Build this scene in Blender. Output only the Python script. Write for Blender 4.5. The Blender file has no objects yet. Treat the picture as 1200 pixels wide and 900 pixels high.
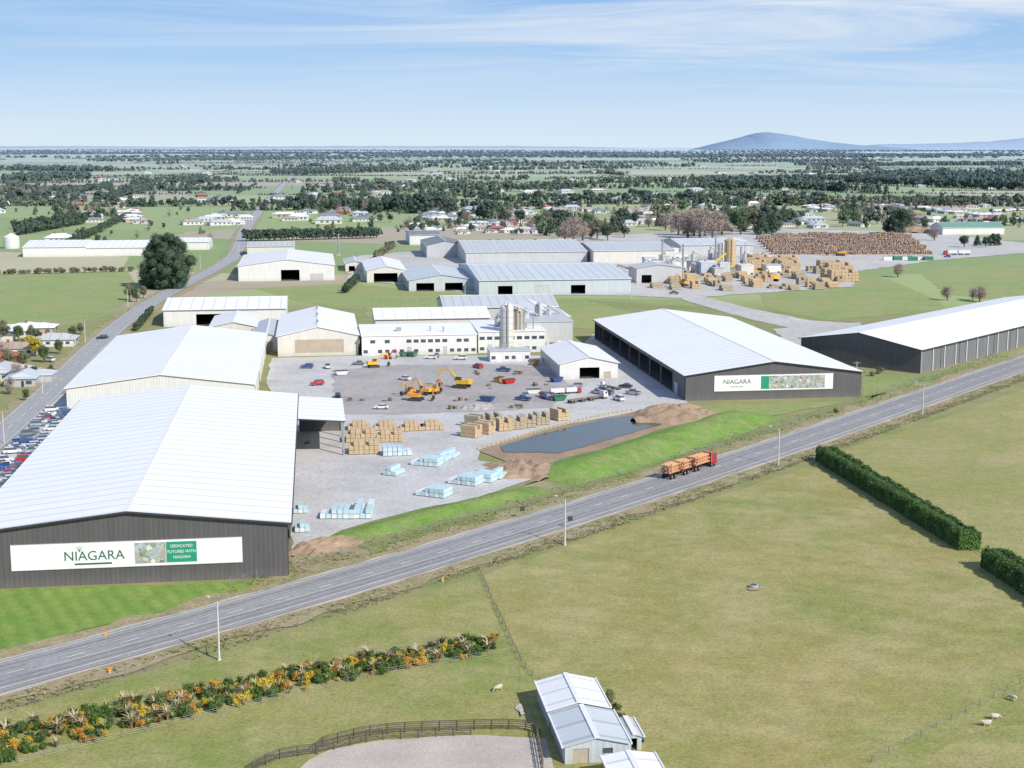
import bpy, math, random
import numpy as np
from mathutils import Vector, Matrix, noise
random.seed(11); RG=np.random.default_rng(11)
scene=bpy.context.scene
# ---------------------------------------------------------------- survey frame (metres)
F=1663.0; H=80.0; PT=math.atan(280/F); CP,SP=math.cos(PT),math.sin(PT)
def G(u,v,h=0.0):
    x=(u-600)/F; y=(v-450)/F; t=(H-h)/(y*CP+SP)
    return (x*t, t*(CP-y*SP))
TH=math.atan(235/1686.0); bx,by=math.cos(TH),math.sin(TH)
def S(u,v,h=0):
    x,y=G(u,v,h); return (x*bx+y*by, -x*by+y*bx)
def W(s,t): return (s*bx-t*by, s*by+t*bx)
LK=bpy.context.collection
# ---------------------------------------------------------------- materials
MATS={}
def newmat(name):
    m=bpy.data.materials.new(name); m.use_nodes=True; nt=m.node_tree
    b=nt.nodes['Principled BSDF']; MATS[name]=m; return m,nt,b
def col(c): return (c[0],c[1],c[2],1)
def N(nt,t,**k):
    n=nt.nodes.new(t)
    for a,b in k.items(): setattr(n,a,b)
    return n
def mixc(nt,f,a,b,bt='MIX'):
    n=N(nt,'ShaderNodeMix',data_type='RGBA',blend_type=bt)
    for i,s in ((0,f),(6,a),(7,b)):
        if isinstance(s,(int,float)): n.inputs[i].default_value=s
        elif isinstance(s,tuple): n.inputs[i].default_value=col(s)
        else: nt.links.new(s,n.inputs[i])
    return n.outputs[2]
def math_(nt,op,a,b=None,c=None,clamp=False):
    n=N(nt,'ShaderNodeMath',operation=op); n.use_clamp=clamp
    for i,s in enumerate((a,b,c)):
        if s is None: continue
        if isinstance(s,(int,float)): n.inputs[i].default_value=s
        else: nt.links.new(s,n.inputs[i])
    return n.outputs[0]
def ramp(nt,f,lo,hi):
    n=N(nt,'ShaderNodeMapRange'); n.inputs[1].default_value=lo; n.inputs[2].default_value=hi
    nt.links.new(f,n.inputs[0]); return n.outputs[0]
def noi(nt,vec,scale,detail=4,rough=.55):
    n=N(nt,'ShaderNodeTexNoise'); n.inputs['Scale'].default_value=scale; n.inputs['Detail'].default_value=detail
    n.inputs['Roughness'].default_value=rough
    nt.links.new(vec,n.inputs['Vector']); return n.outputs['Fac']
HAZE=(.44,.55,.63)
def haze(nt,c,L=10000.0,hc=None):  # aerial haze painted into the base colour, growing with distance from the origin
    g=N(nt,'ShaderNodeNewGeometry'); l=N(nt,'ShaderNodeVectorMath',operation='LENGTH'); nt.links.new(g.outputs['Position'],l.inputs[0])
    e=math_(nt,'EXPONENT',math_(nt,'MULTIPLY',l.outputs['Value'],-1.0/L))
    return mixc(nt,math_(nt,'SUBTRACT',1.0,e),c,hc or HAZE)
def posn(nt): return N(nt,'ShaderNodeNewGeometry').outputs['Position']
def objc(nt): return N(nt,'ShaderNodeTexCoord').outputs['Object']
def setc(nt,b,c): nt.links.new(c,b.inputs['Base Color'])
def scl(nt,c,k):
    vm=N(nt,'ShaderNodeVectorMath',operation='SCALE'); nt.links.new(c,vm.inputs[0]); nt.links.new(k,vm.inputs['Scale']); return vm.outputs[0]
def bump(nt,b,h,s=.3,d=.05):
    n=N(nt,'ShaderNodeBump'); n.inputs['Strength'].default_value=s; n.inputs['Distance'].default_value=d
    nt.links.new(h,n.inputs['Height']); nt.links.new(n.outputs[0],b.inputs['Normal'])
def nmat(name,c1,c2,scale=1.0,rough=.8,metal=0,world=False,fine=None,hz=False,bs=0,spec=.3,stain=0):
    m,nt,b=newmat(name); v=posn(nt) if world else objc(nt)
    f=ramp(nt,noi(nt,v,scale,5),.32,.68); c=mixc(nt,f,c1,c2)
    if stain:
        c=mixc(nt,math_(nt,'MULTIPLY',ramp(nt,noi(nt,v,.035,7,.7),.5,.72),stain),c,(c1[0]*.55,c1[1]*.53,c1[2]*.5))
        c=mixc(nt,math_(nt,'MULTIPLY',ramp(nt,noi(nt,v,.22,5,.7),.56,.72),stain*.6),c,(c1[0]*1.35,c1[1]*1.32,c1[2]*1.28))
    if fine:
        g=ramp(nt,noi(nt,v,fine,3,.7),.25,.75)
        c=scl(nt,c,math_(nt,'MULTIPLY_ADD',g,.4,.8))
    if hz: c=haze(nt,c)
    setc(nt,b,c); b.inputs['Roughness'].default_value=rough; b.inputs['Metallic'].default_value=metal
    b.inputs['Specular IOR Level'].default_value=spec
    if bs: bump(nt,b,noi(nt,v,fine or scale*8,4),bs,.1)
    return m
def grass(name,cA,cB,cC,big=.012,mid=.12,fine=1.6,amt=.34,stripe=None,spots=.4):
    m,nt,b=newmat(name); v=posn(nt)
    c=mixc(nt,ramp(nt,noi(nt,v,big,6,.6),.42,.58),cA,cB)
    c=mixc(nt,math_(nt,'MULTIPLY',ramp(nt,noi(nt,v,mid,7,.7),.42,.64),.9),c,cC)
    dk=ramp(nt,noi(nt,v,.55,5,.75),.56,.70)
    c=mixc(nt,math_(nt,'MULTIPLY',dk,spots),c,(cA[0]*.55,cA[1]*.68,cA[2]*.5))
    lt=ramp(nt,noi(nt,v,.9,4,.8),.60,.74)
    c=mixc(nt,math_(nt,'MULTIPLY',lt,spots),c,(cB[0]*1.35,cB[1]*1.2,cB[2]*1.6))
    f=noi(nt,v,fine,4,.8); f2=noi(nt,v,fine*.22,3,.6)
    k=math_(nt,'ADD',math_(nt,'MULTIPLY_ADD',ramp(nt,f,.25,.75),amt*2,1-amt),math_(nt,'MULTIPLY_ADD',ramp(nt,f2,.3,.7),.2,-.1))
    if stripe:
        sx=N(nt,'ShaderNodeVectorMath',operation='DOT_PRODUCT'); nt.links.new(v,sx.inputs[0]); sx.inputs[1].default_value=(math.cos(stripe[0]),math.sin(stripe[0]),0)
        s=math_(nt,'SINE',math_(nt,'ADD',math_(nt,'MULTIPLY',sx.outputs['Value'],6.283/stripe[1]),math_(nt,'MULTIPLY',noi(nt,v,.08,3),3.0)))
        k=math_(nt,'ADD',k,math_(nt,'MULTIPLY',s,stripe[2]))
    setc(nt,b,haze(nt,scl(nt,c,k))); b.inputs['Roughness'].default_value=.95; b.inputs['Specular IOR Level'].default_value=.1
    bump(nt,b,f,.6,.25); return m
M_field1=grass('pasture_dry',(.31,.27,.09),(.245,.26,.075),(.39,.335,.15),.018,.06,stripe=(1.1,9,.03))
M_field2=grass('pasture_olive',(.29,.275,.095),(.37,.32,.145),(.27,.28,.08),.015,.08)
M_field3=grass('pasture_green',(.215,.255,.065),(.29,.275,.085),(.34,.31,.13),.02,.09)
M_lawn=grass('lawn',(.17,.28,.045),(.155,.26,.04),(.24,.30,.07),.03,.2,2.0,.25,(TH+.35,3.2,.08),.2)
M_bright=grass('green_pasture',(.22,.30,.075),(.27,.30,.09),(.31,.31,.13),.012,.05,spots=.3)
M_rough=grass('rough_verge',(.22,.24,.075),(.30,.26,.12),(.19,.25,.06),.03,.18,1.8,.42)
M_brownv=grass('dry_verge',(.34,.27,.155),(.25,.24,.095),(.38,.31,.20),.04,.25,1.6,.42)
M_bank=grass('bank_grass',(.13,.26,.03),(.165,.28,.045),(.25,.28,.09),.05,.25,1.5,.38)
M_dirt=nmat('dirt',(.38,.27,.18),(.28,.20,.135),.15,.95,world=True,fine=1.2,bs=.6)
M_gravel=nmat('gravel',(.52,.46,.40),(.43,.38,.33),.12,.95,world=True,fine=3,bs=.3,stain=.4)
M_conc=nmat('yard_concrete',(.53,.515,.50),(.46,.45,.435),.07,.85,world=True,fine=.9,stain=.4)
M_conc2=nmat('pale_apron',(.53,.50,.46),(.44,.415,.38),.02,.9,world=True,fine=.3,hz=True,stain=.35)
M_asph=nmat('yard_asphalt',(.34,.315,.30),(.40,.375,.355),.05,.9,world=True,fine=.6,stain=.55)
M_road=nmat('road_asphalt',(.32,.315,.31),(.28,.275,.27),.06,.85,world=True,fine=1.1,stain=.2)
M_road2=nmat('side_road_asphalt',(.35,.345,.335),(.31,.305,.30),.05,.85,world=True,fine=.8,hz=True)
M_line=nmat('road_paint',(.82,.82,.80),(.68,.68,.66),.6,.7,world=True)
M_darkline=nmat('wheel_track',(.25,.245,.24),(.28,.275,.27),.2,.8,world=True,fine=1)
def groundmat():
    m,nt,b=newmat('farmland'); v=posn(nt)
    mp=N(nt,'ShaderNodeMapping'); mp.inputs['Rotation'].default_value=(0,0,-.22); nt.links.new(v,mp.inputs[0])
    sc=N(nt,'ShaderNodeMapping'); sc.inputs['Scale'].default_value=(1/420,1/300,0); nt.links.new(mp.outputs[0],sc.inputs[0])
    vo=N(nt,'ShaderNodeTexVoronoi',distance='CHEBYCHEV',voronoi_dimensions='2D'); vo.inputs['Scale'].default_value=1; vo.inputs['Randomness'].default_value=.7
    nt.links.new(sc.outputs[0],vo.inputs['Vector'])
    sp=N(nt,'ShaderNodeSeparateColor'); nt.links.new(vo.outputs['Color'],sp.inputs[0])
    cr=N(nt,'ShaderNodeValToRGB'); cr.color_ramp.interpolation='CONSTANT'
    els=[(0,(.26,.34,.11)),(.2,(.38,.38,.19)),(.36,(.22,.30,.10)),(.52,(.33,.39,.15)),(.66,(.47,.43,.28)),(.76,(.28,.33,.12)),(.9,(.40,.33,.24))]
    e=cr.color_ramp.elements
    e[0].position=0; e[0].color=col(els[0][1]); e[1].position=els[1][0]; e[1].color=col(els[1][1])
    for p,c in els[2:]:
        x=e.new(p); x.color=col(c)
    nt.links.new(sp.outputs[0],cr.inputs[0])
    c=mixc(nt,math_(nt,'MULTIPLY',ramp(nt,noi(nt,v,.006,6,.6),.35,.7),.4),cr.outputs[0],(.31,.31,.17))
    ln=N(nt,'ShaderNodeVectorMath',operation='LENGTH'); nt.links.new(v,ln.inputs[0])
    near=mixc(nt,ramp(nt,noi(nt,v,.1,6,.65),.35,.65),(.21,.24,.075),(.30,.27,.13))
    f=noi(nt,v,1.5,4,.75)
    c=mixc(nt,ramp(nt,ln.outputs['Value'],700,760),near,c)
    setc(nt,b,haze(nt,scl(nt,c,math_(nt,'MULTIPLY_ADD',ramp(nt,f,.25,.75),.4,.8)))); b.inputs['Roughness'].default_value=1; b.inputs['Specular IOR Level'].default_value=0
    return m
M_ground=groundmat()
def roofmat(name,c1,c2,per=6.0,line=.12,axis=1,rough=.5,spec=.25):
    m,nt,b=newmat(name); v=objc(nt); s=N(nt,'ShaderNodeSeparateXYZ'); nt.links.new(v,s.inputs[0]); o=s.outputs[axis]
    fr=math_(nt,'FRACT',math_(nt,'MULTIPLY',o,1.0/per)); l=math_(nt,'LESS_THAN',fr,line)
    cell=math_(nt,'FLOOR',math_(nt,'MULTIPLY',o,1.0/per)); wn=N(nt,'ShaderNodeTexWhiteNoise',noise_dimensions='1D'); nt.links.new(cell,wn.inputs['W'])
    sc=N(nt,'ShaderNodeMapping'); sc.inputs['Scale'].default_value=(.08,.9,.3) if axis==1 else (.9,.08,.3); nt.links.new(v,sc.inputs[0])
    c=mixc(nt,math_(nt,'ADD',math_(nt,'MULTIPLY',ramp(nt,noi(nt,sc.outputs[0],1.0,5,.6),.3,.75),.6),math_(nt,'MULTIPLY',wn.outputs[0],.4)),c1,c2)
    c=mixc(nt,math_(nt,'MULTIPLY',ramp(nt,noi(nt,v,.06,6,.7),.5,.75),.3),c,(c2[0]*.88,c2[1]*.88,c2[2]*.86))
    c=mixc(nt,math_(nt,'MULTIPLY',l,.75),c,(c2[0]*.70,c2[1]*.73,c2[2]*.77))
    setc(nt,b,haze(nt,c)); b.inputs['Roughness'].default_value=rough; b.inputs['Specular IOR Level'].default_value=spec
    rb=math_(nt,'SINE',math_(nt,'MULTIPLY',o,6.283/.75)); bump(nt,b,rb,.2,.04)
    return m
M_roofW=roofmat('white_metal_roof',(.87,.86,.84),(.80,.795,.785),5.0,.13)
M_roofW2=roofmat('offwhite_metal_roof',(.82,.81,.79),(.73,.73,.725),4.0,.12)
M_roofG=roofmat('grey_metal_roof',(.52,.53,.54),(.44,.46,.48),4.0,.12)
M_roofB=roofmat('bluegrey_metal_roof',(.58,.61,.625),(.49,.53,.55),5.0,.15)
M_roofD=roofmat('dark_metal_roof',(.19,.195,.21),(.15,.155,.16),3.0,.1)
M_roofGr=roofmat('green_metal_roof',(.14,.30,.21),(.11,.25,.18),3.0,.1)
M_roofR=roofmat('red_metal_roof',(.36,.10,.07),(.28,.09,.06),3.0,.1)
M_roofT=roofmat('tan_tile_roof',(.42,.32,.24),(.34,.26,.2),3.0,.1)
def wallmat(name,c1,c2,rough=.6):
    m,nt,b=newmat(name); v=objc(nt)
    sc=N(nt,'ShaderNodeMapping'); sc.inputs['Scale'].default_value=(.7,.7,.12); nt.links.new(v,sc.inputs[0])
    s=N(nt,'ShaderNodeSeparateXYZ'); nt.links.new(v,s.inputs[0])
    o=math_(nt,'ADD',s.outputs[0],s.outputs[1])
    st=math_(nt,'SINE',math_(nt,'MULTIPLY',o,6.283/.9))
    c=mixc(nt,ramp(nt,noi(nt,sc.outputs[0],1,5),.3,.7),c1,c2)
    c=mixc(nt,math_(nt,'MULTIPLY_ADD',st,.08,.08),c,(c1[0]*.6,c1[1]*.6,c1[2]*.6))
    zz=ramp(nt,s.outputs[2],2.2,0.0)
    c=mixc(nt,math_(nt,'MULTIPLY',math_(nt,'MULTIPLY',zz,noi(nt,v,.5,4)),.5),c,(.25,.21,.17))
    setc(nt,b,haze(nt,c)); b.inputs['Roughness'].default_value=rough; bump(nt,b,st,.3,.05); return m
M_dark=wallmat('dark_cladding',(.080,.072,.074),(.102,.094,.094))
M_dark2=wallmat('grey_cladding',(.17,.17,.175),(.13,.132,.14))
M_white=wallmat('white_cladding',(.78,.76,.72),(.68,.67,.64))
M_cream=wallmat('cream_cladding',(.72,.68,.60),(.62,.59,.53))
M_blueg=wallmat('pale_blue_cladding',(.54,.58,.605),(.46,.51,.54))
M_silver=wallmat('silver_cladding',(.54,.54,.535),(.46,.465,.465),.45)
M_beige=nmat('beige_panel',(.46,.39,.30),(.40,.34,.26),.5,.6)
M_yel=wallmat('weathered_yellow_cladding',(.62,.42,.16),(.52,.37,.18))
M_trimW=nmat('white_trim',(.77,.76,.74),(.72,.71,.69),1,.5)
M_trimD=nmat('dark_trim',(.05,.05,.055),(.065,.065,.07),1,.5)
M_steel=nmat('galvanised_steel',(.42,.43,.44),(.34,.35,.36),2,.45,.4)
M_poleC=nmat('concrete_pole',(.62,.60,.57),(.52,.5,.48),1,.8)
M_wood=nmat('weathered_wood',(.28,.22,.16),(.2,.16,.12),1,.9)
M_woodD=nmat('dark_wood',(.10,.085,.07),(.14,.12,.1),1,.9)
M_glass=nmat('window_glass',(.05,.07,.09),(.08,.1,.12),.5,.12,spec=.8)
M_dk=nmat('rubber',(.02,.02,.02),(.03,.03,.03),3,.8)
M_int=nmat('interior_shadow_concrete',(.12,.115,.11),(.09,.09,.085),.3,.9)
M_timber=nmat('sawn_timber',(.58,.44,.28),(.48,.36,.22),.8,.8,fine=4)
M_timber2=nmat('aged_timber',(.44,.38,.28),(.38,.32,.23),.8,.8,fine=4)
M_wrap=nmat('plastic_wrap_blue',(.42,.60,.64),(.55,.67,.70),.7,.35,spec=.5)
M_wrapW=nmat('plastic_wrap_white',(.74,.77,.77),(.64,.69,.70),.7,.35,spec=.5)
M_log=nmat('log_bark',(.38,.25,.19),(.28,.18,.14),.8,.95,fine=3,hz=True)
M_loge=nmat('log_end',(.58,.42,.30),(.48,.33,.22),3,.9)
M_green=nmat('sign_green',(.02,.28,.17),(.025,.3,.18),1,.5)
M_txt=nmat('sign_text_green',(.03,.12,.09),(.035,.13,.1),1,.5)
M_sign=nmat('sign_white',(.82,.81,.79),(.79,.78,.76),.2,.5)
M_conv=nmat('concrete_kerb',(.45,.44,.42),(.38,.37,.35),1,.9)
M_brick=nmat('terracotta',(.30,.12,.08),(.24,.10,.07),1,.9)
def paint(name,c,rough=.3,metal=0):
    m,nt,b=newmat(name); v=objc(nt); setc(nt,b,mixc(nt,ramp(nt,noi(nt,v,1.3,4),.3,.8),c,tuple(x*.82 for x in c)))
    b.inputs['Roughness'].default_value=rough; b.inputs['Metallic'].default_value=metal; b.inputs['Coat Weight'].default_value=.4; return m
PC={'white':paint('paint_white',(.78,.78,.78)),'red':paint('paint_red',(.5,.02,.02)),'blue':paint('paint_blue',(.03,.09,.3)),
 'grey':paint('paint_grey',(.18,.19,.2)),'black':paint('paint_black',(.02,.02,.022)),'silver':paint('paint_silver',(.5,.51,.52),.3,.5),
 'yellow':paint('paint_yellow',(.80,.47,.02),.45),'orange':paint('paint_orange',(.75,.32,.03),.45),'green':paint('paint_green',(.02,.22,.10),.4)}
def picmat():
    m,nt,b=newmat('sign_picture'); v=objc(nt); vo=N(nt,'ShaderNodeTexVoronoi'); vo.inputs['Scale'].default_value=1.6; nt.links.new(v,vo.inputs['Vector'])
    cr=N(nt,'ShaderNodeValToRGB'); e=cr.color_ramp.elements; e[0].color=(.1,.13,.12,1); e[1].color=(.75,.78,.8,1)
    for p,c in ((.3,(.45,.32,.24)),(.5,(.40,.50,.58)),(.7,(.25,.30,.18))):
        x=e.new(p); x.color=col(c)
    nt.links.new(vo.outputs['Color'],cr.inputs[0]); setc(nt,b,cr.outputs[0]); b.inputs['Roughness'].default_value=.4; return m
M_pic=picmat()
def leafmat(name,dark,light,hue=None,L=9000.0,hs=.25,hc=None):
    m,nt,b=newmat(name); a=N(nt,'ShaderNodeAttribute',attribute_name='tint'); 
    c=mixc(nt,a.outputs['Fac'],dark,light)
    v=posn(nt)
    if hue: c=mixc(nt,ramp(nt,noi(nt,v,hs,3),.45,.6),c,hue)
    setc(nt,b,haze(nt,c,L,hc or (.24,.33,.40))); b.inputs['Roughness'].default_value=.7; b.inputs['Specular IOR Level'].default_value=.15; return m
M_bark=nmat('bark',(.12,.09,.07),(.18,.14,.11),3,.95,hz=False)
M_lfD=leafmat('foliage_dark',(.024,.045,.018),(.072,.11,.04))
M_lfG=leafmat('foliage_green',(.045,.085,.025),(.14,.19,.06))
M_lfO=leafmat('foliage_olive',(.10,.11,.05),(.22,.21,.10))
M_lfFD=leafmat('far_foliage_dark',(.033,.055,.028),(.082,.112,.055))
M_lfFO=leafmat('far_foliage_olive',(.10,.11,.055),(.20,.19,.10))
M_lfB=leafmat('bare_twigs',(.24,.18,.145),(.48,.385,.32))
M_lfY=leafmat('foliage_yellow',(.30,.26,.03),(.70,.53,.06))
M_lfOr=leafmat('foliage_orange',(.26,.14,.03),(.68,.38,.06))
M_lfH=leafmat('hedge_leaves',(.035,.08,.014),(.115,.20,.04))
M_flax=leafmat('flax_blades',(.22,.20,.09),(.50,.42,.26))
M_tuft=leafmat('rough_grass_blades',(.22,.20,.08),(.48,.40,.22))
M_tuftG=leafmat('green_grass_blades',(.16,.21,.05),(.32,.34,.11))
# ---------------------------------------------------------------- mesh builder
class MB:
    def __init__(s): s.v=[];s.f=[];s.m=[];s.ms=[]
    def mi(s,mat):
        if mat not in s.ms: s.ms.append(mat)
        return s.ms.index(mat)
    def add(s,vs,fs,mat,M=None):
        o=len(s.v); k=s.mi(mat)
        for p in vs: s.v.append(tuple(M@Vector(p)) if M else tuple(p))
        for f in fs: s.f.append(tuple(i+o for i in f)); s.m.append(k)
    def box(s,x0,x1,y0,y1,z0,z1,mat,M=None):
        s.add([(x0,y0,z0),(x1,y0,z0),(x1,y1,z0),(x0,y1,z0),(x0,y0,z1),(x1,y0,z1),(x1,y1,z1),(x0,y1,z1)],
              [(0,3,2,1),(4,5,6,7),(0,1,5,4),(1,2,6,5),(2,3,7,6),(3,0,4,7)],mat,M)
    def frus(s,b,t,z0,z1,mat,M=None,topmat=None):
        (x0,x1,y0,y1),(X0,X1,Y0,Y1)=b,t
        vs=[(x0,y0,z0),(x1,y0,z0),(x1,y1,z0),(x0,y1,z0),(X0,Y0,z1),(X1,Y0,z1),(X1,Y1,z1),(X0,Y1,z1)]
        s.add(vs,[(0,3,2,1),(0,1,5,4),(1,2,6,5),(2,3,7,6),(3,0,4,7)],mat,M); s.add(vs,[(4,5,6,7)],topmat or mat,M)
    def tube(s,p,q,r0,r1,mat,n=8,cap=True,capmat=None,M=None):
        p=Vector(p);q=Vector(q);d=(q-p)
        if d.length<1e-6: return
        d.normalize(); a=d.orthogonal().normalized(); b=d.cross(a); vs=[]
        for c,r in ((p,r0),(q,r1)):
            for i in range(n):
                t=6.28318*i/n; vs.append(c+a*math.cos(t)*r+b*math.sin(t)*r)
        s.add(vs,[(i,(i+1)%n,n+(i+1)%n,n+i) for i in range(n)],mat,M)
        if cap: s.add(vs,[tuple(range(n-1,-1,-1)),tuple(range(n,2*n))],capmat or mat,M)
    def prism(s,prof,x0,x1,mat,M=None,inset=0):
        n=len(prof); vs=[(x0,y,z) for y,z in prof]+[(x1,y,z) for y,z in prof]
        s.add(vs,[(i,n+i,n+(i+1)%n,(i+1)%n) for i in range(n)]+[tuple(range(n)),tuple(range(2*n-1,n-1,-1))],mat,M)
    def mesh(s,name):
        me=bpy.data.meshes.new(name); me.from_pydata(s.v,[],s.f)
        for m in s.ms: me.materials.append(m)
        me.polygons.foreach_set('material_index',s.m); me.update(); return me
    def obj(s,name,parent=None,loc=(0,0,0),rot=0,me=None):
        o=bpy.data.objects.new(name,me or s.mesh(name)); LK.objects.link(o); o.location=loc; o.rotation_euler=(0,0,rot)
        if parent: o.parent=parent
        return o
def place(me,name,loc,rot=0,sc=1.0):
    o=bpy.data.objects.new(name,me); LK.objects.link(o); o.location=loc; o.rotation_euler=(0,0,rot)
    o.scale=(sc,sc,sc) if not isinstance(sc,tuple) else sc; return o
def empty(name,loc,rot):
    o=bpy.data.objects.new(name,None); o.empty_display_size=1; LK.objects.link(o); o.location=loc; o.rotation_euler=(0,0,rot); return o
# ---------------------------------------------------------------- sheets (each on its own level)
LV=.03; UQ=[0]
def lvl(l): UQ[0]+=1; return l*LV*2+UQ[0]*.0006
def sheet(name,pts,lev,mat,jit=.6,step=3.0,world=False):
    P=[Vector(p if world else G(*p)) for p in pts]; out=[]; z=lvl(lev)
    for i,p in enumerate(P):
        q=P[(i+1)%len(P)]; L=(q-p).length; n=max(1,min(160,int(L/step)))
        nn=Vector((-(q-p).y,(q-p).x)).normalized() if L>0 else Vector((0,0))
        for k in range(n):
            r=p.lerp(q,k/n); s=math.sin(math.pi*k/n)**.3 if k else 0
            d=(noise.noise(Vector((r.x*.13,r.y*.13,lev)))*1.6+noise.noise(Vector((r.x*.6,r.y*.6,lev)))*.7)*jit*s
            out.append(r+nn*d)
    mb=MB(); mb.add([(p.x,p.y,z) for p in out],[tuple(range(len(out)))],mat)
    o=mb.obj(name)
    if o.data.polygons[0].normal.z<0: o.data.flip_normals()
    return o
def ribbon(name,path,o0,o1,lev,mat,dash=None,jit=0,obj=True,mb=None):
    own=mb is None; mb=mb or MB(); z=lvl(lev)
    P=path; n=len(P); nr=[]
    for i in range(n):
        d=(P[min(i+1,n-1)]-P[max(i-1,0)]).normalized(); nr.append(Vector((-d.y,d.x)))
    if dash is None:
        vs=[];fs=[]
        for i in range(n):
            j0=noise.noise(Vector((P[i].x*.15,P[i].y*.15,o0)))*jit*2; j1=noise.noise(Vector((P[i].x*.15,P[i].y*.15,o1+9)))*jit*2
            a=P[i]+nr[i]*(o0+j0); b=P[i]+nr[i]*(o1+j1); vs+=[(a.x,a.y,z),(b.x,b.y,z)]
            if i: fs.append((2*i-2,2*i,2*i+1,2*i-1))
        mb.add(vs,fs,mat)
    else:
        on,per=dash; s=0
        for i in range(n-1):
            L=(P[i+1]-P[i]).length
            if (s%per)<on:
                a=P[i]+nr[i]*o0;b=P[i]+nr[i]*o1;c=P[i+1]+nr[i+1]*o1;d=P[i+1]+nr[i+1]*o0
                mb.add([(a.x,a.y,z),(d.x,d.y,z),(c.x,c.y,z),(b.x,b.y,z)],[(0,1,2,3)],mat)
            s+=L
    return mb.obj(name) if own else mb
def resample(P,step):
    out=[P[0]];acc=0
    for i in range(len(P)-1):
        a,b=P[i],P[i+1];L=(b-a).length;d=step-acc
        while d<=L: out.append(a.lerp(b,d/L)); d+=step
        acc=(L-(d-step))
    return out
def catmull(P,n=20):
    P=[P[0]*2-P[1]]+P+[P[-1]*2-P[-2]];o=[]
    for i in range(1,len(P)-2):
        for k in range(n):
            t=k/n;a,b,c,d=P[i-1],P[i],P[i+1],P[i+2]
            o.append(.5*((2*b)+(c-a)*t+(2*a-5*b+4*c-d)*t*t+(3*b-a-3*c+d)*t**3))
    o.append(P[-2]); return o
def pathpx(px,step=2.0): return resample(catmull([Vector(G(*p)) for p in px]),step)
xs=[-40000,-20000,-9000,-4000,-2000]+list(range(-1200,1201,200))+[2000,4000,9000,20000,40000]
ys=[-3000,-1000,-300,-100]+list(range(0,2001,200))+[3000,5000,9000,16000,28000,45000]
mb=MB(); mb.add([(x,y,0) for y in ys for x in xs],[(j*len(xs)+i,j*len(xs)+i+1,(j+1)*len(xs)+i+1,(j+1)*len(xs)+i) for j in range(len(ys)-1) for i in range(len(xs)-1)],M_ground); mb.obj('ground')
# fields
sheet('field_grass',[(566,674),(700,628),(955,545),(1140,648),(1215,700),(1215,930),(645,930),(612,775)],1,M_field1,.3)
sheet('field_grass',[(965,535),(1100,492),(1300,420),(1300,740),(1150,648)],1,M_field2,.3)
sheet('field_grass',[(-160,870),(100,812),(300,755),(560,676),(604,770),(640,805),(640,940),(-160,940)],1,M_field3,.3)
sheet('field_patch',[(1000,905),(1060,868),(1130,835),(1215,800),(1215,835),(1100,880),(1040,930)],2,M_field3,1.2)
sheet('lawn',[(-80,692),(200,686),(336,679),(352,676),(240,706),(100,738),(0,764),(-80,780)],2,M_lawn,.3)
sheet('side_field',[(-60,322),(150,318),(165,345),(120,372),(60,386),(-60,395)],1,M_bright,1)
sheet('paddock',[(425,334),(556,346),(700,350),(800,352),(870,366),(700,386),(430,372)],1,M_bright,1)
sheet('paddock',[(240,340),(425,332),(440,356),(400,362),(345,352),(300,338)],1,M_bright,1)
sheet('paddock',[(890,345),(1000,312),(1060,335),(1100,352),(1110,362),(970,376),(900,362)],1,M_bright,1)
sheet('paddock',[(1080,322),(1120,308),(1215,304),(1215,346),(1160,350),(1110,345)],1,M_bright,1)
sheet('paddock',[(690,352),(860,362),(960,385),(980,400),(900,400),(780,376)],2,M_rough,1)
sheet('paddock',[(1010,440),(1080,440),(1215,405),(1215,412),(1100,450),(1010,484)],1,M_bright,.6)
# yards
sheet('yard_concrete',[(312,450),(318,420),(425,417),(672,417),(694,392),(712,395),(806,472),(760,480),(640,503),(563,528),(560,540),(600,545),(628,560),(560,583),(480,600),(400,622),(343,652),(338,560),(346,500)],2,M_conc,.6)
sheet('yard_asphalt',[(390,434),(470,428),(600,427),(650,434),(668,452),(648,478),(560,483),(470,486),(404,486),(392,462)],3,M_asph,1.2)
sheet('factory_apron',[(405,328),(475,334),(556,345),(745,347),(800,350),(870,345),(1000,336),(1005,318),(1100,305),(1210,296),(1210,286),(1080,272),(880,268),(640,280),(540,290),(420,300)],3,M_conc2,2)
sheet('gravel_track',[(800,342),(880,362),(950,376),(1010,380),(1010,390),(960,392),(880,375),(800,352)],4,M_conc2,.8)
sheet('gravel_track',[(905,386),(1010,378),(985,398),(955,410),(925,404)],4,M_conc2,.8)
sheet('gravel_yard',[(330,930),(360,893),(385,880),(450,868),(560,862),(640,866),(650,930)],2,M_gravel,.5)
sheet('dirt_track',[(345,652),(420,628),(480,606),(560,588),(640,560),(655,575),(560,612),(430,650),(350,672)],1,M_brownv,1.5)
sheet('dirt_bank',[(560,528),(640,505),(760,480),(800,486),(860,488),(700,545),(650,560),(600,545)],3,M_dirt,1)
sheet('site_grass',[(806,476),(1012,470),(1060,445),(1090,450),(960,478),(880,492),(820,484)],2,M_bright,.8)
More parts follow.
